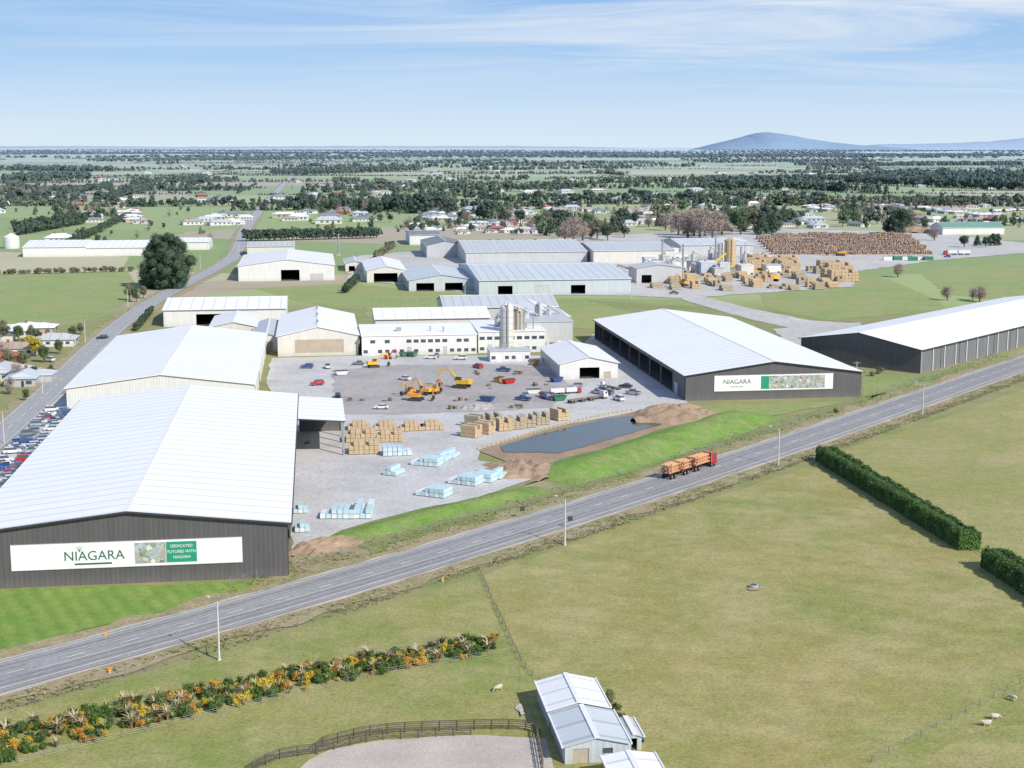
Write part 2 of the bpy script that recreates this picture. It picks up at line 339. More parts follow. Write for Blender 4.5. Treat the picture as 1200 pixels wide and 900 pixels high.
# main road
cl=[(-80,812),(0,793),(100,770),(200,744),(300,716),(400,687),(500,655),(600,622),(700,590),(800,561),(900,531),(1000,497),(1100,461),(1200,426)]
CW=np.array([G(*p) for p in cl]); pf=np.polyfit(CW[:,0],CW[:,1],3)
RP=resample([Vector((x,float(np.polyval(pf,x)))) for x in np.arange(-115,215,1.0)]+[Vector((214+i*10,float(np.polyval(pf,214)+i*10*np.polyval(np.polyder(pf),214)))) for i in range(1,20)],1.0)
RHW=6.3
ribbon('roadside_verge',RP,-11.5,11.5,3,M_brownv,jit=1.6)
ribbon('road_shoulder',RP,-RHW-.9,RHW+.9,4,M_gravel,jit=.35)
ribbon('road',RP,-RHW,RHW,6,M_road,jit=.15)
mb=MB()
for o0,o1,d in ((-5.2,-5.02,None),(5.02,5.2,None),(-.1,.1,(3,10))): ribbon('',RP,o0,o1,8,M_line,d,mb=mb)
seg=[p for p in RP if -75<p.x<10]
ribbon('',seg,-1.6,-1.45,8,M_line,mb=mb); ribbon('',seg,1.45,1.6,8,M_line,mb=mb)
mb.obj('road_markings')
mb=MB()
for o in (-3.6,-1.9,2.1,3.8): ribbon('',RP,o-.35,o+.35,7,M_darkline,jit=.1,mb=mb)
mb.obj('road_wheel_tracks')
SRP=pathpx([(-120,610),(0,512),(60,458),(110,408),(160,367),(210,337),(258,312),(277,296),(290,265),(316,234),(343,205),(352,196)],3.0)
ribbon('side_road_verge',SRP,-8,8,2,M_brownv,jit=1.5)
ribbon('side_road',SRP,-4.6,4.6,6,M_road2)
mb=MB(); ribbon('',SRP,-.1,.1,8,M_line,(3,9),mb=mb); ribbon('',SRP,-4.0,-3.88,8,M_line,mb=mb); ribbon('',SRP,3.88,4.0,8,M_line,mb=mb); mb.obj('side_road_markings')
sheet('car_park',[(-60,600),(-5,536),(70,462),(90,468),(84,490),(0,600),(-60,650)],3,M_conc,.4)
# ---------------------------------------------------------------- buildings
def wall(mb,p0,p1,h,ops,mat,T=.25,gl=None):
    p0=Vector(p0);p1=Vector(p1);L=(p1-p0).length;d=(p1-p0)/L;n=Vector((-d.y,d.x))
    def bx_(m,a,b,t0,t1,z0,z1,mt):
        if b-a<.01 or z1-z0<.01:return
        M=Matrix(((d.x,n.x,0,p0.x),(d.y,n.y,0,p0.y),(0,0,1,0),(0,0,0,1))); m.box(a,b,t0,t1,z0,z1,mt,M)
    cur=0
    for (a,b,z0,z1,kind) in sorted(ops):
        a=max(a,cur);b=min(b,L-.01)
        if b<=a: continue
        bx_(mb,cur,a,0,T,0,h,mat)
        if z0>0: bx_(mb,a,b,0,T,0,z0,mat)
        if z1<h: bx_(mb,a,b,0,T,z1,h,mat)
        if gl and kind!='open': bx_(gl[kind],a,b,T*.45,T*.7,z0,z1,{'win':M_glass,'door':M_beige,'roller':M_silver,'wdoor':M_trimW}[kind])
        cur=b
    bx_(mb,cur,L,0,T,0,h,mat)
def shed(name,c,rot,w,l,eave,rise,wm=M_white,rm=M_roofW,trim=None,front=(),right=(),left=(),back=(),oh=.5,vents=0,fm=None,thick=.22,lm=None,rgm=None):
    e=empty(name,(c[0],c[1],0),rot); x=w/2;y=l/2;T=.25
    mb=MB(); gl={k:MB() for k in('win','door','roller','wdoor')}
    wall(mb,(-x,-y),(x,-y),eave,front,fm or wm,T,gl); wall(mb,(x,y),(-x,y),eave,back,wm,T,gl)
    wall(mb,(x,-y+T),(x,y-T),eave,right,rgm or wm,T,gl); wall(mb,(-x,y-T),(-x,-y+T),eave,left,lm or wm,T,gl)
    for yy,mt in ((-y,fm or wm),(y-T,wm)):
        if rise>0.05: mb.add([(-x,yy,eave),(x,yy,eave),(0,yy,eave+rise),(-x,yy+T,eave),(x,yy+T,eave),(0,yy+T,eave+rise)],[(0,1,2),(5,4,3),(0,2,5,3),(2,1,4,5)],mt)
    mb.obj('walls',e)
    sl=rise/x; r=MB()
    for sgn in(-1,1):
        z0=eave-sl*oh+.02;z1=eave+rise+.02
        a=[(sgn*(x+oh),-y-oh,z0),(0,-y-oh,z1),(0,y+oh,z1),(sgn*(x+oh),y+oh,z0)]
        vs=a+[(p[0],p[1],p[2]+thick) for p in a]
        fs=[(0,1,2,3),(7,6,5,4),(0,4,5,1),(2,6,7,3),(3,7,4,0)]
        if sgn<0: fs=[tuple(reversed(f)) for f in fs]
        r.add(vs,[fs[0],fs[1]],rm); r.add(vs,fs[2:],trim or rm)
    r.obj('roof',e)
    cpm=MB(); cpm.box(-.35,.35,-y-oh,y+oh,eave+rise+thick-.03,eave+rise+thick+.08,M_trimW)
    for sgn in(-1,1): cpm.box(min(sgn*(x+oh+.02),sgn*(x+oh+.22)),max(sgn*(x+oh+.02),sgn*(x+oh+.22)),-y-oh,y+oh,eave-sl*oh+.0,eave-sl*oh+.25,trim or M_trimW)
    nd=max(2,int(l/14))
    for sgn in(-1,1):
        for i in range(nd):
            yy=-y+.8+(l-1.6)*i/(nd-1); cpm.box(min(sgn*(x+.01),sgn*(x+.12)),max(sgn*(x+.01),sgn*(x+.12)),yy-.06,yy+.06,.1,eave-sl*oh-.01,trim or M_trimW)
    cpm.obj('ridge_cap_and_gutters',e)
    if vents:
        v=MB()
        for i in range(vents):
            yy=-y+(i+.5)*l/vents; v.tube((0,yy,eave+rise),(0,yy,eave+rise+1.1),.45,.45,M_steel,10); v.tube((0,yy,eave+rise+1.1),(0,yy,eave+rise+1.5),.7,.2,M_steel,10)
        v.obj('roof_vents',e)
    fl=MB(); fl.box(-x+T,x-T,-y+T,y-T,.1,.2,M_int); fl.obj('floor_slab',e)
    for k,g in gl.items():
        if g.v: g.obj({'win':'windows','door':'doors','roller':'roller_doors','wdoor':'white_doors'}[k],e)
    return e
def gshed(name,uL,uR,vb,depth,eave,rise,axis='y',rot=None,**k):
    p=S(uL,vb); q=S(uR,vb); s0,s1,t0=p[0],q[0],(p[1]+q[1])/2; w=s1-s0
    c=W((s0+s1)/2,t0+depth/2)
    if axis=='y': return shed(name,c,TH,w,depth,eave,rise,**k)
    return shed(name,c,TH+math.pi/2,depth,w,eave,rise,**k)
a0=S(338,676);aL=S(-34,686)[0];a1=S(350,463,10.4)[1]; wA=a0[0]-aL; lA=a1-a0[1]
cA=W((a0[0]+aL)/2,(a0[1]+a1)/2)
shA=shed('warehouse',cA,TH,wA,lA,10.4,3.2,wm=M_dark,rm=M_roofW,trim=M_trimD,oh=.8,thick=.35,right=[(4,26,0,7.5,'open'),(32,54,0,7.5,'open'),(60,80,0,7.5,'open'),(lA-30,lA-4,0,8,'open')])
mb=MB()
cw=S(405,497,9)[0]-a0[0]; y1=lA/2-1; y0=S(348,490,10.4)[1]-a0[1]-lA/2; x=wA/2
a=[(x+.9,y0,9.95),(x+cw,y0,9.0),(x+cw,y1,9.0),(x+.9,y1,9.95)]
vs=a+[(p[0],p[1],p[2]+.3) for p in a]; mb.add(vs,[(3,2,1,0),(4,5,6,7)],M_roofW); mb.add(vs,[(0,1,5,4),(1,2,6,5),(2,3,7,6),(3,0,4,7)],M_trimD)
for i in range(5):
    yy=y0+.6+(y1-y0-1.2)*i/4; mb.box(x+cw-.7,x+cw-.3,yy-.2,yy+.2,0,8.95,M_steel)
mb.box(x+.9,x+cw-.3,y1-.4,y1-.1,0,8.6,M_dark)
mb.obj('canopy',shA)
def text(body,size,parent,loc,mat,name='sign_text',bold=0.0):
    cu=bpy.data.curves.new(name,'FONT'); cu.body=body; cu.size=size; cu.offset=bold; cu.extrude=.01; cu.materials.append(mat)
    o=bpy.data.objects.new(name,cu); LK.objects.link(o); o.parent=parent; o.location=loc; o.rotation_euler=(math.pi/2,0,0); cu.align_x='CENTER'; cu.align_y='CENTER'; return o
def billboard(shedw,l,x0,x1,z0,z1,style):
    e=empty('warehouse_sign',(0,0,0),0); e.parent=shedw; e.location=(0,-l/2-.12,0); W_=x1-x0; Hh=z1-z0
    mb=MB(); mb.box(x0,x1,-.05,.1,z0,z1,M_sign); mb.obj('board',e); f=MB()
    f.box(x0-.08,x1+.08,-.07,.1,z0-.1,z0-.003,M_steel); f.box(x0-.08,x1+.08,-.07,.1,z1+.003,z1+.1,M_steel)
    f.obj('frame',e)
    if style==0:
        text('NIAGARA',Hh*.52,e,(x0+W_*.355,-.08,z0+Hh*.47),M_txt)
        g=MB(); g.box(x0+W_*.27,x0+W_*.43,-.075,-.056,z0+Hh*.13,z0+Hh*.20,M_txt); g.box(x0+W_*.53,x0+W_*.665,-.075,-.056,z0+Hh*.1,z0+Hh*.92,M_pic); g.box(x0+W_*.667,x0+W_*.80,-.075,-.056,z0+Hh*.1,z0+Hh*.92,M_green)
        for i in range(5): xx=x0+W_*.293; g.tube((xx,-.065,z0+Hh*.64),(xx+(i-2)*.32,-.065,z0+Hh*(.92-.03*abs(i-2))),.05,.03,M_green,5)
        g.obj('panels',e)
        for i,t in enumerate(('DEDICATED','FUTURES WITH','NIAGARA')): text(t,Hh*.155,e,(x0+W_*.734,-.09,z0+Hh*(.74-.22*i)),M_sign)
    else:
        text('NIAGARA',Hh*.42,e,(x0+W_*.19,-.08,z0+Hh*.58),M_txt); text('SAWMILLING',Hh*.14,e,(x0+W_*.19,-.08,z0+Hh*.27),M_green)
        g=MB(); g.box(x0+W_*.46,x0+W_*.93,-.075,-.056,z0+Hh*.08,z0+Hh*.92,M_pic); g.box(x0+W_*.39,x0+W_*.458,-.075,-.056,z0+Hh*.08,z0+Hh*.92,M_green); g.obj('panels',e)
def on_wall(u,t0):
    lo,hi=-400,400
    for _ in range(50):
        m=(lo+hi)/2; x,y=W(m,t0); z=5.5; X=600+F*x/(y*CP+(H-z)*SP)
        if X<u: lo=m
        else: hi=m
    return lo
sc_=(a0[0]+aL)/2
billboard(shA,lA,on_wall(13,a0[1])-sc_,on_wall(284,a0[1])-sc_,3.3,8.1,0)
b0=S(79,484);bR=S(300,470)[0];b1=S(312,391,7.5)[1];wB=bR-b0[0];lB=b1-b0[1]
shed('white_warehouse',W((b0[0]+bR)/2,(b0[1]+b1)/2),TH,wB,lB,7.5,3.6,wm=M_white,rm=M_roofW,thick=.3,rgm=M_cream,right=[(10,18,0,5,'roller'),(40,50,0,5,'open')],front=[(wB-14,wB-6,0,5,'roller')])
gshed('factory_shed',193,335,382,52,7.5,2.6,'x',wm=M_white,rm=M_roofW,left=[(14,30,0,5.5,'open')])
gshed('factory_shed',247,300,400,40,6,2,'y',wm=M_cream,rm=M_roofW2,front=[(3,8,0,4,'roller')])
gshed('factory_shed',296,330,412,50,5.5,1.6,'y',wm=M_white,rm=M_roofG,front=[(2,8,0,4,'door')])
gshed('gable_front_warehouse',326,420,417,70,7.8,3.4,'y',wm=M_white,rm=M_roofW,fm=M_cream,front=[(6.5,25,1.2,6.3,'door')],right=[(6,12,0,4.5,'roller'),(25,31,0,4.5,'roller')],vents=3)
def block(name,uL,uR,vb,depth,h,wm,rm,floors=2,nw=12,doors=3,par=.6,slope=0,wh=1.3):
    p=S(uL,vb);q=S(uR,vb);w=q[0]-p[0];c=W((p[0]+q[0])/2,(p[1]+q[1])/2+depth/2)
    e=empty(name,(c[0],c[1],0),TH); x=w/2;y=depth/2; fh=h/floors
    wa=MB();gl={k:MB() for k in('win','door','roller','wdoor')}
    ops=[]
    st=w/nw; r=random.Random(uL)
    for i in range(nw):
        a=i*st+st*.2; b=i*st+st*.8
        if i%max(1,nw//max(1,doors))==1 and doors: ops.append((a,b,0,min(3.2,fh*.85),'roller' if r.random()<.5 else 'wdoor'))
        elif r.random()<.8: ops.append((a,b,1.0,1.0+wh,'win'))
    wall(wa,(-x,-y),(x,-y),fh,ops,wm,.25,gl)
    for (f) in range(1,floors):
        w2=MB();g2={k:MB() for k in('win','door','roller','wdoor')}
        wall(w2,(-x,-y),(x,-y),fh,[(i*st+st*.15,i*st+st*.85,1.0,1+wh,'win') for i in range(nw) if r.random()<.7],wm,.25,g2)
        for src,dst in ((w2,wa),(g2['win'],gl['win'])):
            for fc,mi in zip(src.f,src.m): dst.add([(src.v[i][0],src.v[i][1],src.v[i][2]+f*fh) for i in fc],[tuple(range(len(fc)))],src.ms[mi])
    wall(wa,(x,-y+.25),(x,y),h,[],wm); wall(wa,(-x,y),(-x,-y+.25),h,[],wm); wall(wa,(x-.25,y),(-x+.25,y),h,[],wm)
    wa.obj('walls',e); ro=MB()
    ro.add([(-x-.3,-y-.3,h+.02),(x+.3,-y-.3,h+.02),(x+.3,y,h+slope),(-x-.3,y,h+slope),(-x-.3,-y-.3,h+.3),(x+.3,-y-.3,h+.3),(x+.3,y,h+slope+.3),(-x-.3,y,h+slope+.3)],[(0,3,2,1),(4,5,6,7),(0,1,5,4),(1,2,6,5),(2,3,7,6),(3,0,4,7)],rm)
    ro.obj('roof',e); k=MB()
    for i in range(max(2,int(w/14))):
        xx=r.uniform(-x+2,x-2);yy=r.uniform(-y+3,y-3);zz=h+slope*(yy+y)/(2*y)+.3
        if r.random()<.5: k.box(xx-1,xx+1,yy-1,yy+1,zz,zz+1.3,M_steel)
        else: k.tube((xx,yy,zz),(xx,yy,zz+2),.3,.3,M_steel,8)
    k.obj('roof_plant',e)
    for kk,g in gl.items():
        if g.v: g.obj({'win':'windows','door':'doors','roller':'roller_doors','wdoor':'white_doors'}[kk],e)
    return e
block('office_building',424,560,416,26,7.6,M_white,M_roofW,2,16,3,slope=1.2)
block('workshop_building',560,640,413,30,8.2,M_white,M_roofW2,2,9,2,slope=.8)
block('workshop_building',612,672,408,36,10.5,M_silver,M_roofG,1,6,2,slope=1)
block('loading_annex',574,622,424,9,4.0,M_white,M_roofG,1,6,2)
gshed('processing_hall',440,575,400,32,9.5,2.6,'x',wm=M_cream,rm=M_roofW,)
gshed('processing_hall',520,655,388,34,10.5,3.4,'x',wm=M_silver,rm=M_roofG)
gshed('processing_hall',600,668,398,46,9.5,3.2,'y',wm=M_silver,rm=M_roofW2)
def silo(name,u,v,h,r,mat,cone=True,ladder=True):
    e=MB()
    e.tube((0,0,2.5),(0,0,h-2),r,r,mat,20); e.tube((0,0,h-2),(0,0,h),r,.4,mat,20); e.tube((0,0,.8),(0,0,2.5),.5,r,mat,20)
    for i in range(4):
        a=i*1.57+.7; e.tube((math.cos(a)*r,math.sin(a)*r,0),(math.cos(a)*r,math.sin(a)*r,3),.15,.15,M_steel,6)
    for z in np.arange(4,h-2,2.5): e.tube((0,0,z),(0,0,z+.12),r+.06,r+.06,M_steel,20,cap=True)
    e.box(-.3,.3,-r-.5,-r-.1,0,h,M_steel); e.tube((r*.5,0,h-1),(r*2.6,0,h-3),.25,.25,M_steel,8); e.tube((r*2.6,0,h-3),(r*2.6,0,0),.25,.25,M_steel,8)
    p=G(u,v); return e.obj(name,loc=(p[0],p[1],0),rot=TH)
silo('silo',594,413,20,2.6,M_cream); silo('silo',605,411,18,2.6,M_beige); silo('silo',631,402,17,1.6,M_silver)
silo('silo',855,318,22,3.8,M_yel); silo('silo',845,312,17,2.8,M_cream)
gshed('small_shed',655,725,444,42,5.4,2.3,'y',wm=M_white,rm=M_roofW2,front=[(7,14,0,4,'open'),(15.5,18,0,2.4,'door')],left=[(5,9,1,2.5,'win'),(15,22,0,3.6,'roller')],lm=M_silver)
c0=S(803,470);cR=S(1011,466)[0];c1=S(698,375,8)[1];wC=cR-c0[0];lC=c1-c0[1]; nb=9; st=lC/nb
shC=shed('warehouse',W((c0[0]+cR)/2,(c0[1]+c1)/2),TH,wC,lC,8.0,3.9,wm=M_dark,rm=M_roofW,trim=M_trimD,oh=.7,thick=.3,left=[(i*st+.5,(i+1)*st-.5,0,6.6,'open') for i in range(nb-1)]+[(lC-st+1,lC-st+6,0,4,'roller')])
sc_=(c0[0]+cR)/2
billboard(shC,lC,on_wall(837,c0[1])-sc_,on_wall(976,c0[1])-sc_,2.9,7.9,1)
nG=Vector(G(1078,438)); dL=(Vector(G(1202,405))-nG).normalized(); dP=Vector((-dL.y,dL.x)); lG=190; wG=48
cG=nG+dL*lG/2+dP*wG/2; rG=math.atan2(dL.y,dL.x)-math.pi/2
shG=shed('warehouse',cG,rG,wG,lG,8.4,4,wm=M_dark2,fm=M_dark,rm=M_roofW,trim=M_trimD,oh=.7,thick=.3)
mb=MB()
for i in range(21): mb.box(wG/2+.13,wG/2+.4,-lG/2+i*9.5-.2 if i else -lG/2+.05,-lG/2+i*9.5+.2,.1,8.1,M_trimW)
mb.obj('wall_columns',shG)
gshed('factory_building',280,392,329,88,9,3.6,'y',wm=M_white,rm=M_roofW2,front=[(25,36,0,6.5,'open'),(42,50,0,4,'roller')])
gshed('factory_building',405,428,318,40,5,1.5,'y',wm=M_cream,rm=M_roofG,front=[(2,6,0,3.5,'open')])
gshed('factory_building',430,476,331,75,7,2.6,'y',wm=M_cream,rm=M_roofW2,front=[(4,18,0,5.5,'open')])
gshed('factory_building',479,556,341,70,6,3,'y',wm=M_blueg,rm=M_roofB,front=[(4,14,0,4.5,'open'),(20,30,0,4.5,'open')])
gshed('factory_building',560,742,345,110,8,4,'x',wm=M_blueg,rm=M_roofB,left=[(10,18,0,5,'open'),(30,38,0,5,'roller'),(50,58,0,5,'open')])
gshed('factory_building',545,690,309,90,8,5,'x',wm=M_silver,rm=M_roofG)
gshed('factory_building',500,545,302,60,9,3,'y',wm=M_silver,rm=M_roofD)
gshed('factory_building',694,792,309,70,9,3,'x',wm=M_cream,rm=M_roofG)
gshed('factory_building',796,884,300,60,8,3,'x',wm=M_silver,rm=M_roofB)
gshed('factory_building',745,800,332,20,9,2,'y',wm=M_silver,rm=M_roofG,front=[(3,9,0,5,'open')])
gshed('factory_building',28,100,301,60,7,3,'x',wm=M_white,rm=M_roofW2)
gshed('factory_building',101,178,300,70,6,3,'x',wm=M_white,rm=M_roofW)
gshed('factory_building',182,245,293,40,6,2,'x',wm=M_white,rm=M_roofW2)
gshed('green_roof_building',1102,1180,275,26,6.5,4,'x',wm=M_white,rm=M_roofGr,fm=M_roofGr)
gshed('factory_building',480,516,287,50,8,2,'x',wm=M_white,rm=M_roofD)
gshed('factory_building',290,345,300,40,7,2,'x',wm=M_cream,rm=M_roofG)
def chimney(u,v,h,r=.7):
    m=MB(); m.tube((0,0,0),(0,0,h),r,r*.8,M_steel,12); m.tube((0,0,h-.4),(0,0,h),r*1.1,r*1.1,M_steel,12); m.box(-1.4,1.4,-1.4,1.4,0,1.5,M_conv)
    for a in (0,2.1,4.2): m.tube((math.cos(a)*5,math.sin(a)*5,0),(0,0,h*.7),.06,.06,M_steel,4)
    p=G(u,v); m.obj('chimney_stack',loc=(p[0],p[1],0))
for u,v,h in ((800,322,19),(838,318,24),(776,312,18),(397,300,16),(868,314,14)): chimney(u,v,h)
def house_mesh(i):
    r=random.Random(i); w=r.uniform(9,13);l=r.uniform(13,20);h=2.8;rise=r.uniform(1.6,2.6); m=MB()
    wm=[M_white,M_cream,M_beige,M_white,M_brick,M_cream,M_white,M_white,M_silver,M_cream][i%10]; rm=[M_roofG,M_roofD,M_roofW2,M_roofT,M_roofR,M_roofG,M_roofD,M_roofW,M_roofB,M_roofT][i%10]
    x=w/2;y=l/2; m.box(-x,x,-y,y,0,h,wm)
    hp=w*.35; o=.6
    vs=[(-x-o,-y-o,h+.01),(x+o,-y-o,h+.01),(x+o,y+o,h+.01),(-x-o,y+o,h+.01),(0,-y+hp,h+rise),(0,y-hp,h+rise)]
    m.add(vs,[(0,1,4),(1,2,5,4),(2,3,5),(3,0,4,5),(3,2,1,0)],rm)
    m.box(x+.01,x+4,-2,y-2,0,h-.3,wm); m.add([(x-1,-2.4,h-.2),(x+4.5,-2.4,h-.2),(x+4.5,y-1.6,h-.2),(x-1,y-1.6,h-.2),(x-1,y/2-2,h+1.1),(x+3,y/2-2,h+1.1)],[(0,1,5,4),(1,2,5),(2,3,4,5)],rm)
    m.box(-.5,.4,2,2.9,h+.5,h+rise+1,M_brick)
    for k in range(4):
        yy=-y+1.5+k*(l-3)/4; m.box(-x-.04,-x-.005,yy,yy+1.6,1,2.1,M_glass)
    m.box(-x+1,-x+2.6,-y-.04,-y-.005,1,2.1,M_glass); m.box(.5,1.4,-y-.04,-y-.005,0.05,2.1,M_trimD); m.box(2,x-1,-y-.04,-y-.005,.9,2.1,M_glass)
    return m.mesh('house')
HM=[house_mesh(i) for i in range(10)]
def house(u,v,rot=None,i=None,sc=1.0):
    p=G(u,v); place(HM[random.randrange(10) if i is None else i],'house',(p[0],p[1],0),random.uniform(0,6.28) if rot is None else rot,sc)
for u,v,i in ((18,415,3),(62,404,0),(15,394,7),(2,442,5),(-2,425,4),(38,390,2),(30,448,8),(-10,400,1)): house(u,v,TH+random.choice((0,1.57)),i)
def hcl(n,u0,u1,v0,v1,s0=.8,s1=1.25,thr=-.12):
    for k in range(n):
        u=random.uniform(u0,u1);v=random.uniform(v0,v1)
        if noise.noise(Vector((u*.018,v*.09,7)))>thr: house(u,v,TH+random.choice((0,1.57,.4,1.9)),sc=random.uniform(s0,s1))
hcl(130,480,760,238,274);hcl(140,740,1210,236,268,thr=-.2);hcl(60,560,1210,218,238,.9,1.4);hcl(60,-20,300,226,264,.9,1.4);hcl(60,300,560,212,260,.9,1.4);hcl(60,-20,1210,192,214,1,1.7)
for u,v,i in ((150,258,2),(70,284,7),(335,255,2),(350,258,7),(385,262,5)): house(u,v,TH+1.57,i,1.5)
m=MB(); m.tube((0,0,0),(0,0,9),6,6,M_white,24); m.tube((0,0,9),(0,0,12),6,.5,M_trimW,24); p=G(14,291); m.obj('water_tank',loc=(p[0],p[1],0))
# ---------------------------------------------------------------- vegetation templates (all quads)
def csph(n,seed,jit):
    V=[];Q=[]
    for ax in range(3):
        for sg in(-1,1):
            o=len(V)
            for i in range(n+1):
                for j in range(n+1):
                    a=-1+2*i/n;b=-1+2*j/n;p=[0,0,0];p[ax]=sg;p[(ax+1)%3]=a*sg;p[(ax+2)%3]=b
                    q=Vector(p).normalized(); q*=1+jit*noise.noise(q*1.9+Vector((seed*3.1,seed,0)))*2; V.append(tuple(q))
            for i in range(n):
                for j in range(n):
                    k=o+i*(n+1)+j; Q.append((k,k+n+1,k+n+2,k+1))
    return np.array(V),np.array(Q)
class TP:
    def __init__(s): s.V=np.zeros((0,3));s.Q=np.zeros((0,4),int);s.M=np.zeros(0,int);s.T=np.zeros(0)
    def add(s,V,Q,m,t=None):
        V=np.asarray(V,float);Q=np.asarray(Q,int)
        s.Q=np.vstack([s.Q,Q+len(s.V)]);s.V=np.vstack([s.V,V]);s.M=np.r_[s.M,np.full(len(Q),m)];s.T=np.r_[s.T,np.full(len(Q),.5) if t is None else t]
    def tube(s,p,q,r0,r1,n=5):
        m=MB(); m.tube(p,q,r0,r1,M_bark,n,cap=False); s.add(m.v,m.f,0)
def leaves(tp,C,R,n,size,r,thin=1.0,up=0):
    C=np.asarray(C);R=np.asarray(R);pr=R**2/np.sum(R**2);k=r.choice(len(C),n,p=pr); d=r.normal(size=(n,3));d/=np.linalg.norm(d,axis=1)[:,None]
    P=C[k]+d*(R[k]*r.uniform(.6,1.2,n))[:,None]
    a=r.normal(size=(n,3)); a=a-d*(a*d).sum(1)[:,None]*.5; a/=np.linalg.norm(a,axis=1)[:,None]
    b=np.cross(a,d+r.normal(size=(n,3))*.7); b/=np.linalg.norm(b,axis=1)[:,None]
    s=size*r.uniform(.5,1.3,n)[:,None]; A=a*s;B=b*s*thin
    V=np.stack([P-A-B*.4,P-A*.1-B,P+A+B*.3,P+A*.2+B],1).reshape(-1,3); Q=np.arange(4*n).reshape(-1,4)
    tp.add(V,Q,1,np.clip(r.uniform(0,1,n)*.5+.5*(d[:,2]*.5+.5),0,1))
def tree_tpl(kind,seed,nl,ls,core=.6,cn=2):
    r=np.random.default_rng(seed);tp=TP();C=[];R=[]
    if kind=='round':
        for i in range(16):
            d=r.normal(size=3);d/=np.linalg.norm(d);C.append((d[0]*.27*r.uniform(.5,1),d[1]*.27*r.uniform(.5,1),.62+d[2]*.25));R.append(r.uniform(.10,.17))
    elif kind=='macro':
        for i in range(64):
            z=.12+.8*(i+.5)/64;a=i*2.4+r.uniform(-.3,.3);e=.40*math.sqrt(max(.03,1-((z-.36)/.66)**2))*r.uniform(.55,1.05);C.append((math.cos(a)*e,math.sin(a)*e,z));R.append(r.uniform(.07,.14)*(1.15-z*.35))
        C.append((0,0,.9));R.append(.07)
    elif kind=='conifer':
        for i in range(26):
            z=.12+.82*(i/26);e=.22*(1-z)+.02;a=i*2.4+r.uniform(-.4,.4);C.append((math.cos(a)*e,math.sin(a)*e,z));R.append(.05+.1*(1-z))
    elif kind=='bare':
        for i in range(22):
            d=r.normal(size=3);d/=np.linalg.norm(d);C.append((d[0]*.3*r.uniform(.3,1),d[1]*.3*r.uniform(.3,1),.58+d[2]*.3));R.append(r.uniform(.1,.16))
    elif kind=='shrub':
        for i in range(9):
            a=r.uniform(0,6.28);e=r.uniform(0,.4);C.append((math.cos(a)*e,math.sin(a)*e,r.uniform(.25,.65)));R.append(r.uniform(.2,.32))
    tp.tube((0,0,0),(0,0,.35),.035,.025,6); tp.tube((0,0,.35),(0.01,0,.75 if kind!='shrub' else .5),.025,.008,5)
    for c in C[::3]: tp.tube((0,0,.2+.3*r.uniform()) if kind!='shrub' else (0,0,.05),c,.012,.004,4)
    if core and kind!='bare':
        for i,(c,q) in enumerate(zip(C,R)):
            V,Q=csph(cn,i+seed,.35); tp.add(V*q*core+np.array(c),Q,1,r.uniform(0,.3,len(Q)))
    leaves(tp,C,R,nl,ls,r,thin=.6 if kind!='bare' else .12); return tp
def flax_tpl(seed,n=26):
    r=np.random.default_rng(seed);tp=TP();V=[];Q=[]
    for i in range(n):
        a=r.uniform(0,6.28);l=r.uniform(.6,1.1);o=r.uniform(.25,.75);w=.05;dx,dy=math.cos(a),math.sin(a);px,py=-dy*w,dx*w;k=len(V)
        m=(dx*o*.35*l,dy*o*.35*l,.7*l);t=(dx*o*l,dy*o*l,.95*l-.25*o)
        V+=[(-px*.6,-py*.6,0),(px*.6,py*.6,0),(m[0]+px,m[1]+py,m[2]),(m[0]-px,m[1]-py,m[2]),(t[0]+px*.2,t[1]+py*.2,t[2]),(t[0]-px*.2,t[1]-py*.2,t[2])]
        Q+=[(k,k+1,k+2,k+3),(k+3,k+2,k+4,k+5)]
    tp.add(V,Q,1,r.uniform(0,1,len(Q))); return tp
def tpmesh(name,items,mats):
    Vs=[];Qs=[];Ms=[];Ts=[];o=0
    for tp,x,y,z,sx,sz,rot,ti in items:
        c,s=math.cos(rot),math.sin(rot);V=tp.V; P=np.empty_like(V)
        P[:,0]=(V[:,0]*c-V[:,1]*s)*sx+x;P[:,1]=(V[:,0]*s+V[:,1]*c)*sx+y;P[:,2]=V[:,2]*sz+z
        Vs.append(P);Qs.append(tp.Q+o);Ms.append(tp.M);Ts.append(np.clip(tp.T*.6+ti*.4,0,1) if ti is not None else tp.T);o+=len(V)
    V=np.vstack(Vs);Q=np.vstack(Qs);M=np.concatenate(Ms);T=np.concatenate(Ts)
    me=bpy.data.meshes.new(name);me.vertices.add(len(V));me.vertices.foreach_set('co',V.ravel().astype(np.float32))
    me.loops.add(Q.size);me.loops.foreach_set('vertex_index',Q.ravel().astype(np.int32));me.polygons.add(len(Q));me.polygons.foreach_set('loop_start',(np.arange(len(Q))*4).astype(np.int32))
    for m in mats: me.materials.append(m)
    me.polygons.foreach_set('material_index',M.astype(np.int32)); at=me.attributes.new('tint','FLOAT','FACE');at.data.foreach_set('value',T.astype(np.float32))
    me.update(calc_edges=True);return me
def mass(name,items,mats): return place(tpmesh(name,items,mats),name,(0,0,0))
FAR=[tree_tpl('round',s,80,.09,.85,1) for s in range(3)]+[tree_tpl('conifer',s,70,.07,.9,1) for s in range(2)]+[tree_tpl('round',7,90,.085,.9,1)]
BARE=[tree_tpl('bare',s,150,.12) for s in(3,4)]
